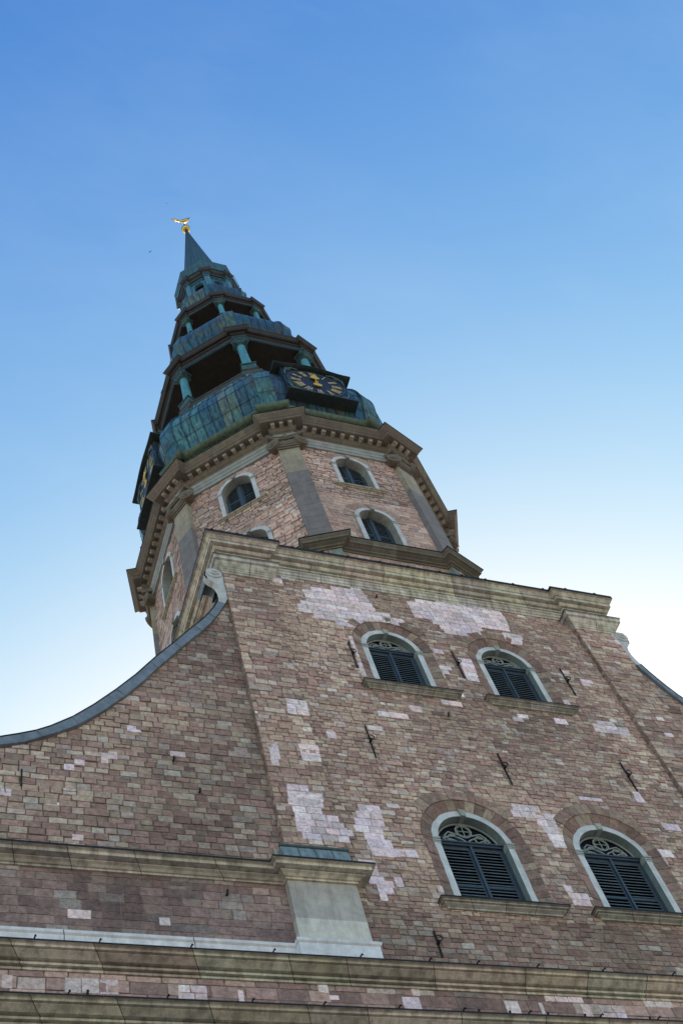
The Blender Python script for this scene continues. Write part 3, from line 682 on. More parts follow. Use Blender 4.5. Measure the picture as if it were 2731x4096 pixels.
def facade_window(h, big):
    fr = W; c, zb, zs, R = h['c'], h['zb'], h['zs'], h['r']; ri = R-.20; D = -.39
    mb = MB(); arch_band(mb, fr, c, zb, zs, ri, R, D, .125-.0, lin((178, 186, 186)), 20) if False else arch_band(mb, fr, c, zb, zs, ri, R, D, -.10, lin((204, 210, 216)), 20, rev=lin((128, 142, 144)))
    # impost mouldings and keystone
    for sg in (-1, 1):
        a, b = sorted((c+sg*(ri-.02), c+sg*(R+.03)))
        for k, (z0, z1, e) in enumerate(((-.13, -.09, -.085), (-.07, -.02, -.075), (0.0, .06, -.06))): box(mb, fr, a, b, zs+z0, zs+z1, D+.02, e, lin((170, 178, 176)))
    V = [fr.p(c+s, z, d) for d in (-.5, -.04) for s, z in ((-.07, zs+ri-.03), (.07, zs+ri-.03), (.11, zs+R+.02), (-.11, zs+R+.02))]
    mb.add(V, [(0, 3, 2, 1), (4, 5, 6, 7), (0, 1, 5, 4), (1, 2, 6, 5), (2, 3, 7, 6), (3, 0, 4, 7)], lin((160, 166, 160)))
    win = mb.build('window', 'white_stone', church)
    # sill
    hw = R+.36
    mb = MB(); sweep(mb, [(c-hw, YW+.25), (c-hw, YW), (c+hw, YW), (c+hw, YW+.25)], [(-.1, zb-.2), (.07, zb-.2), (.07, zb-.15), (.16, zb-.1), (.16, zb-.06), (.22, zb-.055), (.22, zb-.01), (.28, zb-.005), (.28, zb+.05), (-.45, zb+.09)], .8, lin((172, 168, 162)), vary=.12, top_mi=(2, 1))
    mb.build('sill', ['sandstone', 'flashing'], win)
    # transom, leaves
    zt = zs+.12
    mb = MB()
    for z0, z1, e in ((zt-.07, zt, .10), (zt, zt+.05, .14), (zt+.05, zt+.12, .08)): box(mb, fr, c-ri, c+ri, z0, z1, D-.02, D+e, (.5,)*3)
    box(mb, fr, c-ri, c-ri+.06, zb, zt-.07, D-.02, D+.07); box(mb, fr, c+ri-.06, c+ri, zb, zt-.07, D-.02, D+.07)
    box(mb, fr, c-.035, c+.035, zb, zt-.07, D+.045, D+.09)
    mb.build('shutter_frame', 'shutter' if big else 'shutter', win)
    rl = (zb+(zt-zb)*.42,) if big else ()
    leaf(fr, win, c-ri+.06, c-.005, zb+.02, zt-.07, D-.02, rails=rl); leaf(fr, win, c+.005, c+ri-.06, zb+.02, zt-.07, D-.02, rails=rl)
    # fanlight
    zf = zt+.12; rf = ri
    rr = sqrt(rf*rf-(zf-zs)**2)
    th0 = math.asin((zf-zs)/rf); P_ = [(c+rf*cos(th0+(pi-2*th0)*k/20), zs+rf*sin(th0+(pi-2*th0)*k/20)) for k in range(21)]
    mb = MB(); mb.add([fr.p(s, z, D-.03) for s, z in P_], [tuple(range(21))]); fan = mb.build('fanlight', 'glass', win)
    mb = MB(); tb = lambda L, r=.024: tube(mb, [fr.p(s, z, D+.02) for s, z in L], r, 6)
    tb([(c+(rf-.05)*cos(th0+(pi-2*th0)*k/20), zs+(rf-.05)*sin(th0+(pi-2*th0)*k/20)) for k in range(21)], .03)
    hgt = zs+rf-zf; cr = hgt*.30; cc = (c, zf+hgt*.58)
    circ = lambda x, z, r, n=20, a0=0, a1=2*pi: [(x+r*cos(a0+(a1-a0)*k/n), z+r*sin(a0+(a1-a0)*k/n)) for k in range(n+1)]
    tb(circ(*cc, cr)); tb(circ(*cc, cr*.8, 20), .008)
    tb([(cc[0], cc[1]-cr), (cc[0], cc[1]+cr)], .014); tb([(cc[0]-cr, cc[1]), (cc[0]+cr, cc[1])], .014)
    for sg in (-1, 1):
        tb([(c, zf), (c+sg*.12, zf+hgt*.16), (c+sg*.34, zf+hgt*.3), (c+sg*.5, zf+hgt*.28)])
        tb(circ(c+sg*.42, zf+hgt*.2, hgt*.17, 12, pi*.1, pi*1.6))
        tb([(c, zf), (c+sg*.3, zf+.03), (c+sg*.62, zf+hgt*.2), (c+sg*.75, zf+hgt*.12)])
        tb([(cc[0]+sg*cr*.7, cc[1]-cr*.7), (c+sg*.5, zf+hgt*.5), (c+sg*.66, zf+hgt*.3)])
        tb(circ(c+sg*.63, zf+hgt*.16, hgt*.1, 10))
    mb.build('tracery', 'tracery', fan)
    return win
for h, b_ in ((LLC, True), (LRC, True), (ULC, False), (URC, False)): facade_window(h, b_)

# iron wall anchors
for x, z1, z0 in ((-4.33, 30.1, 28.6), (-.05, 29.5, 28.05), (4.5, 29.8, 28.4), (-3.85, 34.75, 33.25), (.11, 35.1, 33.5), (4.38, 35.0, 33.4), (-4.42, 21.98, 21.15), (-14.5, 26.5, 25.9)):
    mb = MB(); k = .03
    V = [W.p(x+a, z, d) for z, d in ((z0, .06), (z1, .09)) for a, d2 in ((-k, 0), (k, 0))]
    box(mb, W, x-.019, x+.019, z0, z1, .03, .065)
    zm = (z0+z1)/2
    if z1-z0 > .7:
        tube(mb, [W.p(x, zm, -.02), W.p(x, zm, .13)], .04, 8)
        tube(mb, [W.p(x+.02+.09*cos(t_), zm+.09+.09*sin(t_), .15) for t_ in [k2*pi/6 for k2 in range(13)]], .016, 6)
    mb.build('wall_anchor', 'iron', church)
# small rusty hooks and putlog holes
for x, z in ((-13.0, 19.55), (-3.2, 19.5), (-2.2, 19.5), (-1.2, 19.5), (-4.0, 19.5), (.6, 19.5), (2.0, 19.5), (3.2, 19.5), (4.6, 19.5), (-10.5, 27.5), (-9.9, 23.9+2.4), (-9.6, 22.7), (-2.0, 38.1), (-1.2, 31.2), (6.9, 36.4)):
    mb = MB(); tube(mb, [W.p(x, z, -.02), W.p(x, z, .08), W.p(x+.01, z+.1, .1)], .028, 6); mb.build('iron_hook', 'iron', church)

# ================================================================== OCTAGON TOWER
def fth(th, O=0.0):
    n = Vector((cos(th), sin(th), 0)); return FR(n*O, (-sin(th), cos(th), 0), n)
def plan(a, P, h):
    out = []
    for k in range(8):
        th = RD(-112.5)+k*pi/4; f_ = fth(th); ra = (a-h*sin(pi/8))/cos(pi/8)
        P2 = max(P, ra+.001)
        out.append([f_.p(-h, 0, ra), f_.p(-h, 0, P2), f_.p(h, 0, P2), f_.p(h, 0, ra)])
    return out
def oct_rows(mb, rows, npan=8, pcol=None, cols=(.1, .1, .1), vary=.1, seams=False):
    """rows: (a,P,h,z). main faces split in npan panels with own colours"""
    pl_ = [plan(a, P, h) for a, P, h, z in rows]; Z = [r[3] for r in rows]
    up = lambda v_, z: Vector((v_.x, v_.y, z))
    for k in range(8):
        k2 = (k+1) % 8
        for q in range(3):
            cc = jit(cols, vary)
            for i in range(len(rows)-1):
                A, B = pl_[i][k], pl_[i+1][k]
                col = pcol(k, -1-q, i) if pcol else cc
                mb.quad(up(A[q], Z[i]), up(A[q+1], Z[i]), up(B[q+1], Z[i+1]), up(B[q], Z[i+1]), col)
        for j in range(npan):
            cc = jit(cols, vary)
            for i in range(len(rows)-1):
                A0, A1 = pl_[i][k][3], pl_[i][k2][0]; B0, B1 = pl_[i+1][k][3], pl_[i+1][k2][0]
                col = pcol(k, j, i) if pcol else cc
                t0, t1 = j/npan, (j+1)/npan
                mb.quad(up(A0.lerp(A1, t0), Z[i]), up(A0.lerp(A1, t1), Z[i]), up(B0.lerp(B1, t1), Z[i+1]), up(B0.lerp(B1, t0), Z[i+1]), col)
        if seams:
            lines = [(3, k, 3, k2, j/npan) for j in range(1, npan)]
            for (_, _, _, _, t_) in lines:
                tube(mb, [up(pl_[i][k][3].lerp(pl_[i][k2][0], t_), Z[i]) for i in range(len(rows))], .032, 4, tuple(x*.35 for x in cols), cap=False)
            for q in (0, 1, 2, 3): tube(mb, [up(pl_[i][k][q], Z[i]) for i in range(len(rows))], .02, 4, tuple(x*.7 for x in cols), cap=False)
def prows(a0, P0, h0, prof): return [(a0+o, P0+o, h0+o, z) for o, z in prof]

# --- brick walls
TW = [dict(c=0, zb=48.72, zs=50.86, r=.93), dict(c=0, zb=43.35, zs=45.72, r=.97)]
mb = MB(); mb2 = None
for k in range(8):
    th = RD(-90)+k*pi/4; f_ = fth(th, 7.0)
    def tn(x, z, k=k): return 1.18 if z < 47.6 else 1.15
    vis = k in (0, 6, 7, 1)
    masonry(mb, f_, -2.88, 2.88, 42.5, 47.6, (.2, .3), (.35, .6) if k in (0, 1) else (.22, .5), [TW[1]], None, PAL_PINK if k in (0, 1) else PAL_PINK[:]+PAL_OLD[:4], seed=80+k, tone=tn, gap=.010 if k in (0, 1) else .02, rough=.012 if k in (0, 1) else .05, mortar=(.33, .24, .19))
    masonry(mb, f_, -2.88, 2.88, 47.6, 52.35, (.17, .26), (.24, .5), [TW[0]], None, PAL_PINK+PAL_OLD[:3], seed=90+k, gap=.022, rough=.035, jx=.014, mortar=(.13, .1, .085))
    masonry(mb, fth(th, 7.08), -2.9, 2.9, 39.6, 42.3, (.2, .3), (.3, .6), pal=PAL_PINK, seed=100+k, mortar=(.3, .22, .18))
mb.build('tower_wall', 'brick', church)
# --- tower windows (one modelled on the west face, others copied)
def tower_window(h, name_seed):
    f_ = fth(RD(-90), 7.0); c, zb, zs, R = 0, h['zb'], h['zs'], .96; ri = .76; D = -.42
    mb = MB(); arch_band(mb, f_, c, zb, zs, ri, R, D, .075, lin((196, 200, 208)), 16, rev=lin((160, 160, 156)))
    for sg in (-1, 1):
        a, b = sorted((sg*(ri-.015), sg*(R+.03)))
        for z0, z1, e in ((-.12, -.08, .09), (-.06, -.02, .095), (0, .05, .11)): box(mb, f_, a, b, zs+z0, zs+z1, D+.02, e, lin((178, 184, 184)))
    V = [f_.p(s, z, d) for d in (-.3, .17) for s, z in ((-.07, zs+ri-.05), (.07, zs+ri-.05), (.12, zs+R+.03), (-.12, zs+R+.03))]
    mb.add(V, [(0, 3, 2, 1), (4, 5, 6, 7), (0, 1, 5, 4), (1, 2, 6, 5), (2, 3, 7, 6), (3, 0, 4, 7)], lin((150, 146, 136)))
    win = mb.build('window', 'white_stone', church)
    mb = MB(); sweep(mb, [(-1.12, -6.9), (-1.12, -7.0), (1.12, -7.0), (1.12, -6.9)], [(-.05, zb-.15), (.07, zb-.15), (.07, zb-.1), (.15, zb-.07), (.16, zb-.01), (-.4, zb+.03)], .7, lin((176, 172, 156)), vary=.06)
    mb.build('sill', 'sandstone', win)
    mb = MB(); box(mb, f_, -.07, .07, zb, zs+ri-.01, D+.03, D+.11)
    for sg in (-1, 1):
        a, b = sorted((sg*ri, sg*(ri-.07))); box(mb, f_, a, b, zb, zs, D+.02, D+.08)
    mb.build('shutter_frame', 'shutter', win)
    mb = MB(); ring(mb, f_, h, .97, .045, 1.42, .045, 11, PAL_PINK, False, seed=110)
    mb.build('relieving_arch', 'brick', win)
    rl = (zb+.85, zb+1.65)
    leaf(f_, win, -ri+.05, -.06, zb+.02, None, D, rails=rl, arch=(0, zs, ri), pitch=.12)
    leaf(f_, win, .06, ri-.05, zb+.02, None, D, rails=rl, arch=(0, zs, ri), pitch=.12)
    return win
for hh in TW:
    w0 = tower_window(hh, 1)
    for k in range(1, 8): dup(w0, rotz=k*pi/4, parent=church)
# --- plaster pilasters with ionic capitals
fb = fth(RD(-112.5))
def stack(mb, f_, hw, z0, z1, d0, d1, hs, cols, g=.012):
    z = z0; i = 0; rnd = random.Random(9)
    while z < z1-.05:
        h_ = min(hs, z1-z); h_ = z1-z if z1-z-h_ < .3 else h_
        c_ = cols[0] if z < 48.6 else cols[1]
        box(mb, f_, -hw, hw, z+g/2, z+h_-g/2, d0, d1, jit(c_, .06)); z += h_
    box(mb, f_, -hw+.012, hw-.012, z0, z1, d0, d1-.014, (.12, .11, .1))
def spiral(mb, f_, cs, cz, d, r, sgn, rad=.03, n=40, turns=2.0, a0=pi/2):
    tube(mb, [f_.p(cs+sgn*r*(1-.85*k/n)*cos(a0-turns*2*pi*k/n), cz+r*(1-.85*k/n)*sin(a0-turns*2*pi*k/n), d) for k in range(n+1)], [rad*(1-.5*k/n) for k in range(n+1)], 6, mi=0)
def ionic(mb, f_, s0, z0, z1, dfront, hw, dback, col, vr):
    """angular ionic capital: neck moulding, echinus, two diagonal volutes, abacus"""
    H = z1-z0
    box(mb, f_, s0-hw-.02, s0+hw+.02, z0, z0+.1*H, dback, dfront+.03, col)
    box(mb, f_, s0-hw-.05, s0+hw+.05, z0+.13*H, z0+.24*H, dback, dfront+.07, col)
    # echinus bulge
    V = []; n = 8
    for i in range(n+1):
        a = -pi/2+pi*i/n; e = cos(a)*.12
        for s in (-hw-e*.3, hw+e*.3): V.append(f_.p(s0+s, z0+H*(.42+.18*sin(a)), dfront+.03+e))
    mb.add(V, [(2*i, 2*i+1, 2*i+3, 2*i+2) for i in range(n)], col)
    for sg in (-1, 1):
        # volute drum: axis turned outwards
        ax = (f_.N*.85+f_.S*sg*.53).normalized(); tan_ = (f_.S*sg*.85-f_.N*.53).normalized()
        ctr = f_.p(s0+sg*(hw+vr*.35), z0+H*.42, dfront-.02)
        for (r_, a0, a1) in ((vr, -.34, .16), (vr*.62, .16, .19), (vr*.3, .19, .22)):
            V = []; n = 20
            for t_ in (a0, a1):
                for k in range(n):
                    al = 2*pi*k/n; rr = r_*(1 if t_ > 0 or r_ < vr else .8)
                    V.append(ctr+ax*t_+tan_*rr*cos(al)+Vector((0, 0, rr*sin(al))))
            mb.add(V, [(k, (k+1) % n, n+(k+1) % n, n+k) for k in range(n)]+[tuple(n+k for k in range(n)), tuple(range(n))], col)
        # band from volute up over the echinus
        tube(mb, [f_.p(s0+sg*(hw+vr*.5), z0+H*.62+vr*.25, dfront+.1), f_.p(s0+sg*hw*.6, z0+H*.70, dfront+.14), f_.p(s0, z0+H*.66, dfront+.13)], [.07, .06, .05], 6, col)
    # concave abacus
    n = 10; L = []
    for i in range(n+1):
        u = -1+2*i/n; L.append((u*(hw+vr*.95), dfront+.10+.16*u*u))
    V = [f_.p(s0+s, z, d) for z in (z0+.80*H, z0+.9*H) for s, d in L]+[f_.p(s0+s*1.04, z, d+.03) for z in (z0+.9*H, z1) for s, d in L]
    m_ = n+1
    F = [(r_*m_+i, r_*m_+i+1, (r_+1)*m_+i+1, (r_+1)*m_+i) for r_ in (0, 1, 2) for i in range(n)]
    mb.add(V, F, col)
    Vb = [f_.p(s0+s, z0+.8*H, d) for s, d in L]+[f_.p(s0+L[-1][0], z0+.8*H, dback), f_.p(s0+L[0][0], z0+.8*H, dback)]
    mb.add(Vb, [tuple(range(len(Vb)))], col)
    for sg, idx in ((-1, 0), (1, -1)):
        s, d = L[idx]; mb.quad(f_.p(s0+s, z0+.8*H, dback), f_.p(s0+s, z0+.8*H, d), f_.p(s0+s*1.04, z1, d+.03), f_.p(s0+s*1.04, z1, dback), col)
    box(mb, f_, s0-.09, s0+.09, z0+.72*H, z1, dfront, dfront+.2, col)
mb = MB(); stack(mb, fb, .49, 42.9, 51.75, 7.0, 7.64, 1.05, (lin((124, 120, 122)), lin((158, 150, 134))))
pil = mb.build('tower_pilaster', 'plaster', church)
mb = MB(); ionic(mb, fb, 0, 51.5, 52.62, 7.68, .50, 7.1, lin((116, 106, 94)), .36)
mb.build('capital', 'sandstone', pil, smooth='auto')
for k in range(1, 8): dup(pil, rotz=k*pi/4, parent=church)
# --- balcony-level band (bottom of the octagon)
mb = MB()
oct_rows(mb, prows(7.08, 7.62, .56, [(-.02, 42.15), (.05, 42.15), (.07, 42.22), (.14, 42.24), (.16, 42.3), (.28, 42.36), (.3, 42.38), (.38, 42.4), (.39, 42.5), (.44, 42.56), (.47, 42.6), (.47, 42.64), (-.1, 42.95)]), 4, cols=lin((112, 106, 99)), vary=.2)
mb.build('tower_base_cornice', 'sandstone', church)
mb = MB()
for k in range(8):
    f_ = fth(RD(-112.5)+k*pi/4); box(mb, f_, -.56, .56, 39.6, 42.2, 7.0, 7.62, jit(lin((128, 142, 138)), .08))
    # metal-covered weathering and drip line on every corner and face
mb.build('corner_pedestals', 'plaster', church)
mb = MB(); oct_rows(mb, prows(7.08, 7.62, .56, [(.42, 42.645), (.5, 42.65), (.5, 42.68), (.1, 42.9)]), 2); mb.build('base_flashing', 'flashing', church)
# --- stone entablature
A0, P0, H0 = 7.12, 7.71, .48
mb = MB()
oct_rows(mb, prows(A0, P0, H0, [(-.1, 52.1), (0, 52.1), (0, 52.34), (.03, 52.35), (.03, 52.6), (.06, 52.62), (.10, 52.72), (.10, 52.78)]), 5, cols=lin((150, 154, 154)), vary=.07)
mb.build('architrave', 'white_stone', church)
mb = MB()
oct_rows(mb, prows(A0, P0, H0, [(.10, 52.78), (.02, 52.80), (.02, 53.12), (.05, 53.14), (.12, 53.2), (.14, 53.26), (.18, 53.3), (.18, 53.50), (.2, 53.5), (.52, 53.5), (.52, 53.52), (.55, 53.54), (.55, 53.68), (.60, 53.72), (.64, 53.80), (.72, 53.90), (.77, 53.98), (.78, 54.04)]), 6, cols=lin((112, 103, 95)), vary=.2)
corn = mb.build('tower_cornice', 'sandstone', church)
mb = MB(); oct_rows(mb, prows(A0, P0, H0, [(.77, 54.04), (.81, 54.045), (.81, 54.08), (-.3, 54.5)]), 4); mb.build('cornice_flashing', 'flashing', church)
mb = MB(); F0 = FR((0, 0, 0), (1, 0, 0), (0, -1, 0))
box(mb, F0, -.09, .09, -.16, 0, 0, .25, lin((178, 170, 158))); box(mb, F0, -.105, .105, -.05, -.001, 0, .27, lin((178, 170, 158)))
mod0 = mb.build('modillion', 'sandstone', corn)
first = True
def place_mod(f_, s, d, zr):
    global first
    q = f_.p(s, 53.495, d); rz = math.atan2(f_.S.y, f_.S.x)
    if first: o = mod0; first = False
    else: o = mod0.copy(); COL.objects.link(o); o.parent = corn
    o.location = q; o.rotation_euler = (0, 0, rz)
for k in range(8):
    f_ = fth(RD(-90)+k*pi/4)
    for j in range(9): place_mod(f_, -1.92+j*.48, A0+.16, 0)
    f_ = fth(RD(-112.5)+k*pi/4)
    for j in range(3): place_mod(f_, -.42+j*.42, P0+.17, 0)

# ------------------------------------------------------------------ copper storeys
TURQ = lin((84, 128, 120)); GREEN = lin((98, 126, 100)); YEL = lin((118, 118, 84)); BLU = lin((54, 76, 84)); DBR = lin((44, 38, 37)); TEAL = lin((54, 90, 98)); PURP = lin((62, 64, 78))
def A_of(P, h, jut=.1): return (P-jut)*cos(pi/8)+h*sin(pi/8)
rc = random.Random(12)
def dome_rows(pz, h, jut=.1):
    # smooth the profile with a Catmull-Rom curve
    out = []
    for i in range(len(pz)-1):
        p0 = pz[max(i-1, 0)]; p1 = pz[i]; p2 = pz[i+1]; p3 = pz[min(i+2, len(pz)-1)]
        for s in range(4):
            t_ = s/4; f_ = lambda a, b, c, d: .5*((2*b)+(-a+c)*t_+(2*a-5*b+4*c-d)*t_*t_+(-a+3*b-3*c+d)*t_**3)
            out.append((f_(p0[1], p1[1], p2[1], p3[1]), f_(p0[0], p1[0], p2[0], p3[0])))
    out.append((pz[-1][1], pz[-1][0]))
    return [(A_of(P, h, jut), P, h*(.75+.25*P/out[0][0]), z) for P, z in out]
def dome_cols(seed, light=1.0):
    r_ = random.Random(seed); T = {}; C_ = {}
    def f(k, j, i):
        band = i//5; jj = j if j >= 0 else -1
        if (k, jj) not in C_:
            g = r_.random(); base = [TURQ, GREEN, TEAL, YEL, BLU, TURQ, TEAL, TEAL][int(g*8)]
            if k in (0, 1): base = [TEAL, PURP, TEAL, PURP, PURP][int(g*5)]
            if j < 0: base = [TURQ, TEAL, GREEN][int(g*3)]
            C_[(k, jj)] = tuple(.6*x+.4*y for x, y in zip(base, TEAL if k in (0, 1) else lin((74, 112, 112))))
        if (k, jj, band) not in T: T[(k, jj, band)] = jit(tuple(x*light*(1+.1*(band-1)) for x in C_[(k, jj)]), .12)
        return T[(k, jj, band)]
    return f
# first dome
D1 = [(54.2, 7.45), (55.4, 7.40), (56.6, 7.34), (57.4, 7.32), (58.2, 7.42), (59.2, 7.62), (60.0, 7.70), (60.8, 7.62), (61.6, 7.38), (62.3, 7.05), (63.0, 6.68), (63.8, 6.3), (64.6, 6.02), (65.3, 5.85)]
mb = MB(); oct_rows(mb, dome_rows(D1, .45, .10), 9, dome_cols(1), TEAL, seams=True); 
for z_, P_ in ((58.6, 7.53), (60.1, 7.71), (61.5, 7.44), (63.1, 6.65)):
    pl_ = plan(A_of(P_, .45, .1)+.012, P_+.012, .45)
    loop = [Vector((v_.x, v_.y, z_)) for q in pl_ for v_ in q]; tube(mb, loop+[loop[0]], .013, 4, tuple(x*.5 for x in TEAL), cap=False)
mb.build('lower_dome', 'copper', church)
# roll at its foot
mb = MB(); oct_rows(mb, [(A_of(7.45+.27*cos(a)+.0, .62+.27*cos(a), .30), 7.45+.29*cos(a), .6+.27*cos(a), 56.72+.28*sin(a)) for a in [RD(-100+10*k) for k in range(24)]], 5, None, lin((84, 102, 84)), .15)
mb.build('dome_roll', 'copper_plain', church, smooth=False)
# parapet and pedestals of the belfry
mb = MB(); oct_rows(mb, prows(5.36, 5.78, .47, [(-.4, 65.15), (.0, 65.2), (.10, 65.3), (.14, 65.45), (.14, 65.6), (.05, 65.65), (-.05, 65.8), (-.05, 66.1), (.02, 66.15), (.02, 66.25), (-.5, 66.3)]), 4, None, lin((70, 72, 66)), .15)
mb.build('belfry_parapet', 'copper_dark', church)
def storey(zped, zp1, zc1, zcap, Pc, rcol, hp, Pp, name='belfry_column'):
    mb = MB()
    box(mb, fb, -hp, hp, zped, zp1-.12, Pp-2*hp, Pp-.03, jit(lin((62, 96, 96)), .1)); box(mb, fb, -hp-.05, hp+.05, zp1-.12, zp1, Pp-2*hp-.05, Pp+.03, lin((58, 92, 92)))
    box(mb, fb, -hp-.03, hp+.03, zped, zped+.15, Pp-2*hp-.03, Pp, lin((58, 92, 92)))
    n = Vector((cos(RD(-112.5)), sin(RD(-112.5)), 0))*Pc
    prof = [(rcol*1.35, zp1), (rcol*1.35, zp1+.08), (rcol*1.15, zp1+.14), (rcol*1.25, zp1+.2), (rcol*1.02, zp1+.26)]
    prof += [(rcol*(1.02-.16*k/8), zp1+.26+(zc1-zp1-.26)*k/8) for k in range(1, 9)]
    mb2 = MB(); lathe(mb2, prof, n.x, n.y, 20, lin((84, 156, 176)))
    col_ = mb2.build(name, 'copper_plain', church, smooth='auto')
    mb.build('pedestal', 'copper_plain', col_)
    mb = MB(); f2 = fb
    lathe(mb, [(rcol*.9, zc1), (rcol*1.05, zc1+.06), (rcol*.95, zc1+.1), (rcol*1.2, zc1+.2)], n.x, n.y, 16, lin((58, 92, 100)))
    ionic(mb, f2, 0, zc1+.05, zcap, Pc+rcol*.95, rcol*1.0, Pc-rcol*1.2, lin((62, 96, 102)), rcol*.62)
    mb.build('capital', 'copper_plain', col_, smooth='auto')
    for k in range(1, 8): dup(col_, rotz=k*pi/4, parent=church)
storey(66.2, 67.15, 70.7, 71.35, 5.3, .28, .43, 5.74)
def entab(a0, P0_, h0, z0, prof, name, cols=DBR, arch=lin((44, 66, 76))):
    mb = MB(); oct_rows(mb, prows(a0, P0_, h0, prof[0]), 3, None, arch, .1); mb.build(name+'_architrave', 'copper_plain', church)
    mb = MB(); oct_rows(mb, prows(a0, P0_, h0, prof[1]), 3, None, cols, .12); mb.build(name+'_cornice', 'copper_dark', church)
entab(5.33, 5.72, .37, 0, ([(-.14, 71.38), (-.02, 71.36), (0, 71.36), (0, 71.48), (.025, 71.49), (.025, 71.62), (.06, 71.66)], [(.06, 71.66), (.01, 71.68), (.01, 71.98), (.06, 72.0), (.1, 72.08), (.26, 72.1), (.27, 72.12), (.28, 72.24), (.31, 72.27), (.36, 72.36), (.42, 72.42), (.43, 72.46), (-.1, 72.6)]), 'belfry')
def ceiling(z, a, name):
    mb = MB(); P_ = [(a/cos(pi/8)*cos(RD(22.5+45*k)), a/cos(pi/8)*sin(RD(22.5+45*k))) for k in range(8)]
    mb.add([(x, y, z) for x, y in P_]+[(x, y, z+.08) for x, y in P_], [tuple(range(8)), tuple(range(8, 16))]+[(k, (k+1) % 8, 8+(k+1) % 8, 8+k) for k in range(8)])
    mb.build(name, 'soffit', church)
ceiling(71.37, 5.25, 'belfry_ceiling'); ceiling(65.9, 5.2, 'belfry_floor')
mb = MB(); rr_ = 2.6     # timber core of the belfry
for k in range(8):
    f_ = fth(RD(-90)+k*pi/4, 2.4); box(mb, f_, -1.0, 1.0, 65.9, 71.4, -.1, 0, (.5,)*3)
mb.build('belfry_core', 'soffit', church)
# second dome
D2 = [(72.5, 5.6), (73.1, 5.3), (74.0, 5.06), (75.0, 4.95), (75.9, 4.98), (76.8, 5.18), (77.5, 5.2), (78.2, 5.04), (78.9, 4.7), (79.6, 4.25), (80.2, 4.02), (80.6, 3.95)]
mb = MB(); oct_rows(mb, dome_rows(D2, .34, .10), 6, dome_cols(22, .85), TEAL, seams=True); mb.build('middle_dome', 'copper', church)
mb = MB(); oct_rows(mb, prows(3.55, 3.85, .36, [(-.3, 80.5), (.04, 80.52), (.06, 80.7), (0, 80.75), (0, 80.95), (-.4, 81.0)]), 2, None, lin((66, 74, 72)), .1); mb.build('gallery_parapet', 'copper_dark', church)
storey(80.9, 81.5, 83.95, 84.5, 3.42, .2, .3, 3.78, 'gallery_column')
entab(3.54, 3.77, .35, 0, ([(-.14, 84.52), (-.02, 84.5), (0, 84.5), (0, 84.62), (.03, 84.66)], [(.03, 84.66), (.0, 84.68), (.0, 84.92), (.05, 84.95), (.08, 85.02), (.19, 85.04), (.2, 85.16), (.24, 85.22), (.29, 85.34), (.30, 85.38), (-.1, 85.5)]), 'gallery')
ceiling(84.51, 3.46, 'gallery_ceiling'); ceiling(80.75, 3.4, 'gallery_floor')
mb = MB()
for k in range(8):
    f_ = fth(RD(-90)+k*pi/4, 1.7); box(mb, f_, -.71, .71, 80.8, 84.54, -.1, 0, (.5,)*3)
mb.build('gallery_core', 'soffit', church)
# third dome
D3 = [(85.45, 3.72), (86.1, 3.36), (86.9, 3.1), (87.8, 2.98), (88.7, 3.06), (89.4, 3.18), (90.0, 3.16), (90.6, 2.96), (91.1, 2.6), (91.5, 2.45)]
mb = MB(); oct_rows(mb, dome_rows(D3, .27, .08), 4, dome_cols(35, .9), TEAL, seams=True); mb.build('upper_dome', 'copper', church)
# lantern
mb = MB()
LH = dict(c=0, zb=92.1, zs=93.75, r=.42)
for k in range(8):
    f_ = fth(RD(-90)+k*pi/4, 2.02)
    outer = [(-.84, 91.3), (.84, 91.3), (.84, 95.0), (-.84, 95.0)]
    hl = [(-.42, 92.1), (.42, 92.1)]+[(.42*cos(a*pi/10), 93.75+.42*sin(a*pi/10)) for a in range(11)]
    fl = outer+hl
    mb.add([f_.p(a, b) for a, b in fl], [tuple(t_) for t_ in tessellate_polygon([[Vector((a, b, 0)) for a, b in outer], [Vector((a, b, 0)) for a, b in hl]])], jit(lin((66, 116, 138)), .1))
    arch_band(mb, f_, 0, 92.1, 93.75, .40, .55, -.2, .05, lin((72, 124, 144)), 10)
    box(mb, f_, -.6, .6, 94.5, 94.62, 0, .07, lin((70, 118, 138)))
    box(mb, f_, -.6, .6, 94.75, 94.85, 0, .1, lin((70, 118, 138)))
lan = mb.build('lantern', 'copper_plain', church)
mb = MB(); box(mb, fb, -.21, .21, 91.3, 95.0, 2.0, 2.34, lin((80, 136, 158))); box(mb, fb, -.26, .26, 94.55, 94.7, 2.0, 2.4, lin((70, 118, 138))); box(mb, fb, -.24, .24, 91.3, 91.9, 2.0, 2.38, lin((70, 118, 138))); box(mb, fb, -.28, .28, 94.85, 95.0, 2.0, 2.43, lin((66, 108, 128)))
lp = mb.build('lantern_pilaster', 'copper_plain', lan)
for k in range(1, 8): dup(lp, rotz=k*pi/4, parent=lan)
entab(2.18, 2.46, .26, 0, ([(-.1, 95.0), (-.0, 95.0), (0, 95.14), (.02, 95.18)], [(.02, 95.18), (.0, 95.2), (.0, 95.42), (.04, 95.44), (.12, 95.5), (.13, 95.58), (.17, 95.66), (.22, 95.76), (.23, 95.8), (-.1, 95.9)]), 'lantern')
ceiling(94.98, 2.15, 'lantern_ceiling')
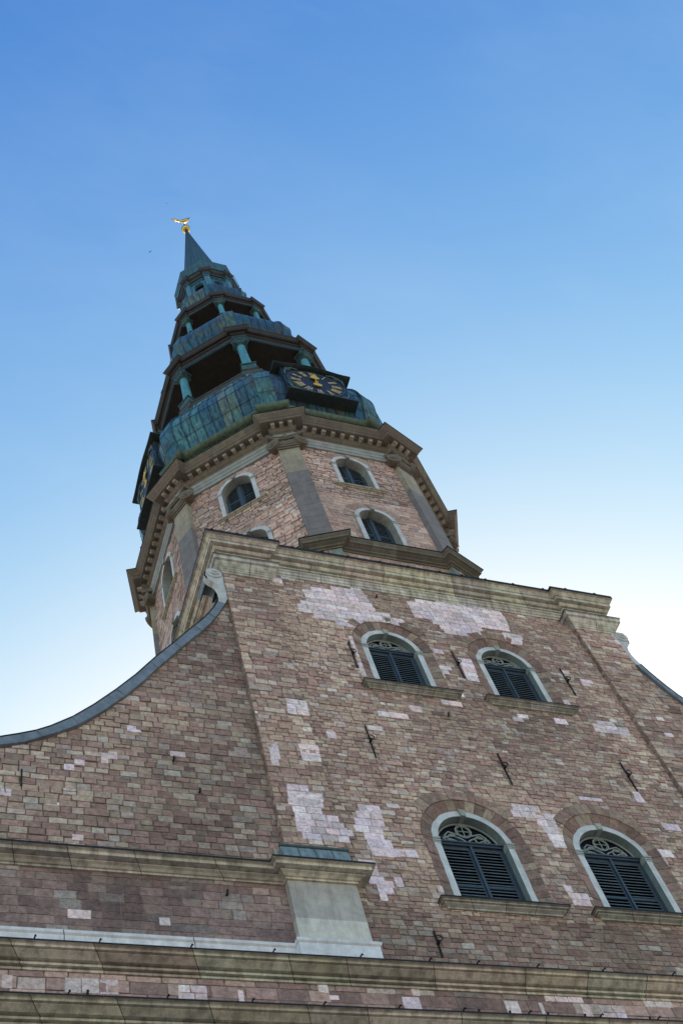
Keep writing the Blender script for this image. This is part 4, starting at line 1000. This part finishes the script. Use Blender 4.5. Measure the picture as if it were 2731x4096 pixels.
# skirt and cone
def oct_cone(name, rows, mat, col, seams=2):
    mb = MB()
    for k in range(8):
        a0, a1 = RD(-112.5+45*k), RD(-67.5+45*k)
        for i in range(len(rows)-1):
            (z0, r0), (z1, r1) = rows[i], rows[i+1]
            p = [Vector((r*cos(a), r*sin(a), z)) for r, z, a in ((r0, z0, a0), (r0, z0, a1), (r1, z1, a1), (r1, z1, a0))]
            for j in range(seams):
                t0, t1 = j/seams, (j+1)/seams
                mb.quad(p[0].lerp(p[1], t0), p[0].lerp(p[1], t1), p[3].lerp(p[2], t1), p[3].lerp(p[2], t0), jit(col, .14))
        for j in range(seams):
            t_ = j/seams
            tube(mb, [Vector((r*cos(a0), r*sin(a0), z)).lerp(Vector((r*cos(a1), r*sin(a1), z)), t_) for z, r in rows], .02, 4, tuple(x*.5 for x in col), cap=False)
    return mb.build(name, mat, church)
oct_cone('spire_skirt', [(95.85, 2.66), (96.6, 2.62), (97.4, 2.64), (97.85, 2.66), (98.1, 2.52), (98.45, 2.2), (98.9, 1.96), (99.6, 1.78)], 'copper_plain', lin((60, 98, 106)), 2)
oct_cone('spire_cone', [(99.6, 1.78), (101, 1.6), (104, 1.27), (108, .86), (112, .46), (114.4, .22), (115.3, .15), (116.1, .13)], 'copper_plain', lin((48, 86, 100)), 3)
# lightning conductor cables
for sg, th in ((1, RD(-67.5)), (-1, RD(-157.5))):
    mb = MB(); n = Vector((cos(th), sin(th), 0))
    tube(mb, [n*2.66+Vector((0, 0, 95.85)), n*2.95+Vector((0, 0, 94.2)), n*3.05+Vector((0, 0, 91.5)), n*2.9+Vector((0, 0, 90.0))], .018, 5)
    mb.build('lightning_cable', 'iron', church)

# ================================================================== CLOCKS
def clock(rotz, label):
    f_ = FR((0, 0, 0), (1, 0, 0), (0, -1, 0)); CZ = 0.0; D0 = 0.0   # local: origin at dial centre, d outward
    root = empty('tower_clock', (0, 0, 0), label, 'clock', 'clocks on the copper dome')
    rot = Matrix.Rotation(rotz, 4, 'Z'); root.matrix_world = rot @ Matrix.Translation((0, -7.38, 60.15))
    mb = MB(); box(mb, f_, -1.78, 1.78, -1.85, 1.55, -.75, -.03, lin((40, 52, 62))); mb.build('case', 'copper_dark', root)
    mb = MB()
    n = 48; V = [f_.p(1.62*cos(2*pi*k/n), 1.62*sin(2*pi*k/n)*.96, .0) for k in range(n)]
    mb.add(V, [tuple(range(n))])
    box(mb, f_, -1.7, 1.7, -1.6, 1.55, -.05, -.012, (.5,)*3)
    mb.build('dial', 'dial', root)
    mb = MB()
    tube(mb, [f_.p(1.56*cos(2*pi*k/48), 1.5*sin(2*pi*k/48), .015) for k in range(49)], .022, 5); 
    for sx in (-1, 1):
        for sz in (-1, 1):
            spiral(mb, f_, sx*1.38, sz*1.3, .03, .2, sx, .035, 24, 1.5, a0=pi/2*sz)
            tube(mb, [f_.p(sx*1.68, sz*.5, .03), f_.p(sx*1.62, sz*.95, .06), f_.p(sx*1.5, sz*1.25, .04), f_.p(sx*1.2, sz*1.48, .05), f_.p(sx*.8, sz*1.5, .03)], [.03, .07, .05, .06, .03], 6)
    mb.c = [lin((70, 104, 112))]*len(mb.c); mb.build('ornament', 'copper_plain', root)
    # roman numerals
    G = {'I': [((0, 0), (0, 1))], 'V': [((-.5, 1), (0, 0)), ((0, 0), (.5, 1))], 'X': [((-.45, 1), (.45, 0)), ((.45, 1), (-.45, 0))]}
    WD = {'I': .125, 'V': .21, 'X': .21}
    for h_, s in enumerate(['XII', 'I', 'II', 'III', 'IIII', 'V', 'VI', 'VII', 'VIII', 'IX', 'X', 'XI']):
        a = pi/2-h_*pi/6; mb = MB(); tot = sum(WD[c_] for c_ in s); x = -tot/2
        ra, rb = .88, 1.42
        rad = Vector((cos(a), sin(a))); tg = Vector((sin(a), -cos(a)))
        for c_ in s:
            cxx = x+WD[c_]/2
            for (u0, v0), (u1, v1) in G[c_]:
                def pt(u, v_):
                    q = rad*(ra+(rb-ra)*v_)+tg*(cxx+u*WD[c_]*.8)*(.75+.25*v_); return q
                p0, p1 = pt(u0, v0), pt(u1, v1); dd = (p1-p0).normalized(); nn = Vector((-dd.y, dd.x))*.018
                V = [f_.p(q.x, q.y*.97, d) for d in (.02, .05) for q in (p0-nn, p0+nn, p1+nn, p1-nn)]
                mb.add(V, [(4, 5, 6, 7), (0, 1, 5, 4), (1, 2, 6, 5), (2, 3, 7, 6), (3, 0, 4, 7)])
            x += WD[c_]
        mb.build('numeral', 'gilt', root)
    # single ornate hand
    mb = MB()
    prism(mb, f_, [(-.02, -.2), (.02, -.2), (.02, .55), (-.02, .55)], .08, .11)
    prism(mb, f_, [(-.27, .62), (-.2, .5), (0, .45), (.2, .5), (.27, .62), (.14, .78), (.17, .98), (.07, .86), (0, 1.12), (-.07, .86), (-.17, .98), (-.14, .78)], .08, .12)
    prism(mb, f_, [(.25*cos(k*pi/8), -.34+.17*sin(k*pi/8)) for k in range(16)], .08, .12)
    prism(mb, f_, [(.09*cos(k*pi/6), .09*sin(k*pi/6)) for k in range(12)], .03, .14)
    mb.build('hour_hand', 'hand', root)
    # hood with a gentle raised centre, and sill shelf
    hx = [(-2.2+4.4*k/20) for k in range(21)]; hz = lambda x: 1.5+.34*max(0, cos(x/1.75*pi/2))**1.5 if abs(x) < 1.75 else 1.5
    mb = MB()
    P_ = [(x, hz(x)) for x in hx]
    def hoodband(dz0, dz1, d0, d1, shr=0):
        for i in range(20):
            (a, za), (b, zb_) = P_[i], P_[i+1]; k = (2.2-shr)/2.2
            V = [f_.p(s*k, z_, d) for d in (d0, d1) for s, z_ in ((a, za+dz0), (b, zb_+dz0), (b, zb_+dz1), (a, za+dz1))]
            mb.add(V, [(4, 5, 6, 7), (0, 1, 5, 4), (3, 2, 6, 7)]+([(0, 3, 7, 4)] if i == 0 else [])+([(1, 2, 6, 5)] if i == 19 else []), lin((46, 56, 58)))
    hoodband(-.0, .06, -.9, .2); hoodband(.06, .11, -.9, .24); hoodband(-.05, -.0, -.9, .15, .06)
    mb.build('hood', 'copper_dark', root)
    mb = MB(); box(mb, f_, -1.92, 1.92, -1.96, -1.86, -.7, .24, lin((48, 56, 58))); box(mb, f_, -1.8, 1.8, -1.86, -1.6, -.7, .06, lin((40, 42, 46)))
    mb.build('shelf', 'copper_dark', root)
    return root
clock(0, 'dark clock dial with gilt numerals and one gold hand above the front cornice')
clock(-pi/2, 'dark dial with gilt numerals seen almost edge-on at the left side of the spire')
# ================================================================== BALL AND WEATHERCOCK
vane = empty('weathercock', (0, 0, 116.1), 'gilded rooster weathervane and ball on the tip of the green spire', 'weathervane')
def at(o): o.location = (0, 0, 0); return o
VZ = 116.1
mb = MB(); R0 = .42; lathe(mb, [(max(.001, R0*sin(pi*k/16)), .42-R0*cos(pi*k/16)) for k in range(17)], 0, 0, 32); mb.build('ball', 'gold', vane, smooth=True)
mb = MB(); tube(mb, [(0, 0, .8), (0, 0, 3.0)], [.06, .045], 8); mb.build('rod', 'iron', vane)
mb = MB(); n = 14
secs = [(-.42, .06, .10, 3.22), (-.32, .10, .14, 3.2), (-.15, .16, .22, 3.15), (.05, .21, .30, 3.15), (.25, .21, .32, 3.22), (.42, .16, .26, 3.35), (.52, .11, .18, 3.52), (.57, .09, .13, 3.7), (.60, .09, .11, 3.86), (.66, .06, .08, 3.95), (.70, .01, .02, 3.97)]
V = []
for x, ry, rz, z in secs:
    for k in range(n): V.append((x, -.2+ry*cos(2*pi*k/n)+x*-.35, z+rz*sin(2*pi*k/n)))
F = [(i*n+k, i*n+(k+1) % n, (i+1)*n+(k+1) % n, (i+1)*n+k) for i in range(len(secs)-1) for k in range(n)]+[tuple(range(n)), tuple((len(secs)-1)*n+k for k in range(n))]
V = [(x, y+.2-.05, z) for x, y, z in V]
mb.add(V, F); mb.build('rooster_body', 'gold', vane, smooth=True)
mb = MB()
for (x1, z1, x2, z2, yy) in ((-.75, 3.75, -1.15, 3.45, .0), (-.8, 3.95, -1.2, 3.85, .05), (-.7, 3.5, -1.0, 3.1, -.05), (-.65, 3.3, -.85, 2.95, .03)):
    tube(mb, [(-.35, .08, 3.2), ((-.35+x1)/2, .1+yy, (3.2+z1)/2+.1), (x1, .12+yy, z1), (x2, .2+yy, z2)], [.09, .08, .06, .015], 8)
mb.build('tail', 'gold', vane, smooth=True)
mb = MB()
Fv = FR((0, -.27, 0), (1, 0, 0), (0, -1, 0)); prism(mb, Fv, [(.45, 3.9), (.50, 4.12), (.55, 3.98), (.6, 4.15), (.64, 3.98), (.7, 4.08), (.68, 3.9)], -.02, .02)
mb.build('comb', 'gold', vane)
mb = MB()
for y in (-.06, .04): tube(mb, [(.05, y, 3.0), (.08, y, 2.8), (.18, y, 2.78)], .02, 6)
mb.build('feet', 'gold', vane)
for o in list(vane.children): pass

# ================================================================== BIRDS
def bird(loc, rz, span, label):
    root = empty('bird', loc, label, 'bird', 'birds in the sky'); root.rotation_euler = (0, 0, rz)
    mb = MB(); n = 8; V = []
    S = [(-.5, .01, .01), (-.3, .06, .05), (-.05, .1, .09), (.15, .1, .09), (.3, .07, .07), (.38, .07, .065), (.46, .03, .03), (.52, .004, .004)]
    for x, ry, rz_ in S:
        for k in range(n): V.append((x*span, ry*cos(2*pi*k/n)*span, rz_*sin(2*pi*k/n)*span))
    mb.add(V, [(i*n+k, i*n+(k+1) % n, (i+1)*n+(k+1) % n, (i+1)*n+k) for i in range(len(S)-1) for k in range(n)]+[tuple(range(n)), tuple((len(S)-1)*n+k for k in range(n))])
    mb.build('body', 'bird', root, smooth=True)
    for sg in (-1, 1):
        mb = MB(); L = [((.2, .06, .03), (-.12, .06, .02)), ((.22, .4, .14), (-.08, .4, .12)), ((.05, .8, .1), (-.08, .78, .09)), ((-.12, 1.0, .04), (-.14, .99, .04))]
        for (a, b), (c_, d) in zip(L[:-1], L[1:]):
            q = [Vector((v_[0], sg*v_[1], v_[2]))*span for v_ in (a, c_, d, b)]
            mb.add(q+[v_+Vector((0, 0, .012)) for v_ in q], [(0, 1, 2, 3), (4, 5, 6, 7), (0, 1, 5, 4), (2, 3, 7, 6)])
        mb.build('wing', 'bird', root)
bv = lambda p, k: tuple(CAM+(Vector(p)-CAM)*k)
bird(bv((-7.08, -6.05, 83.14), 2.4), RD(40), .3, 'dark bird gliding left of the copper spire, the larger and lower one')
bird(bv((-6.66, -9.35, 83.91), 3.4), RD(100), .22, 'tiny speck of a bird above and left of the golden weathercock')
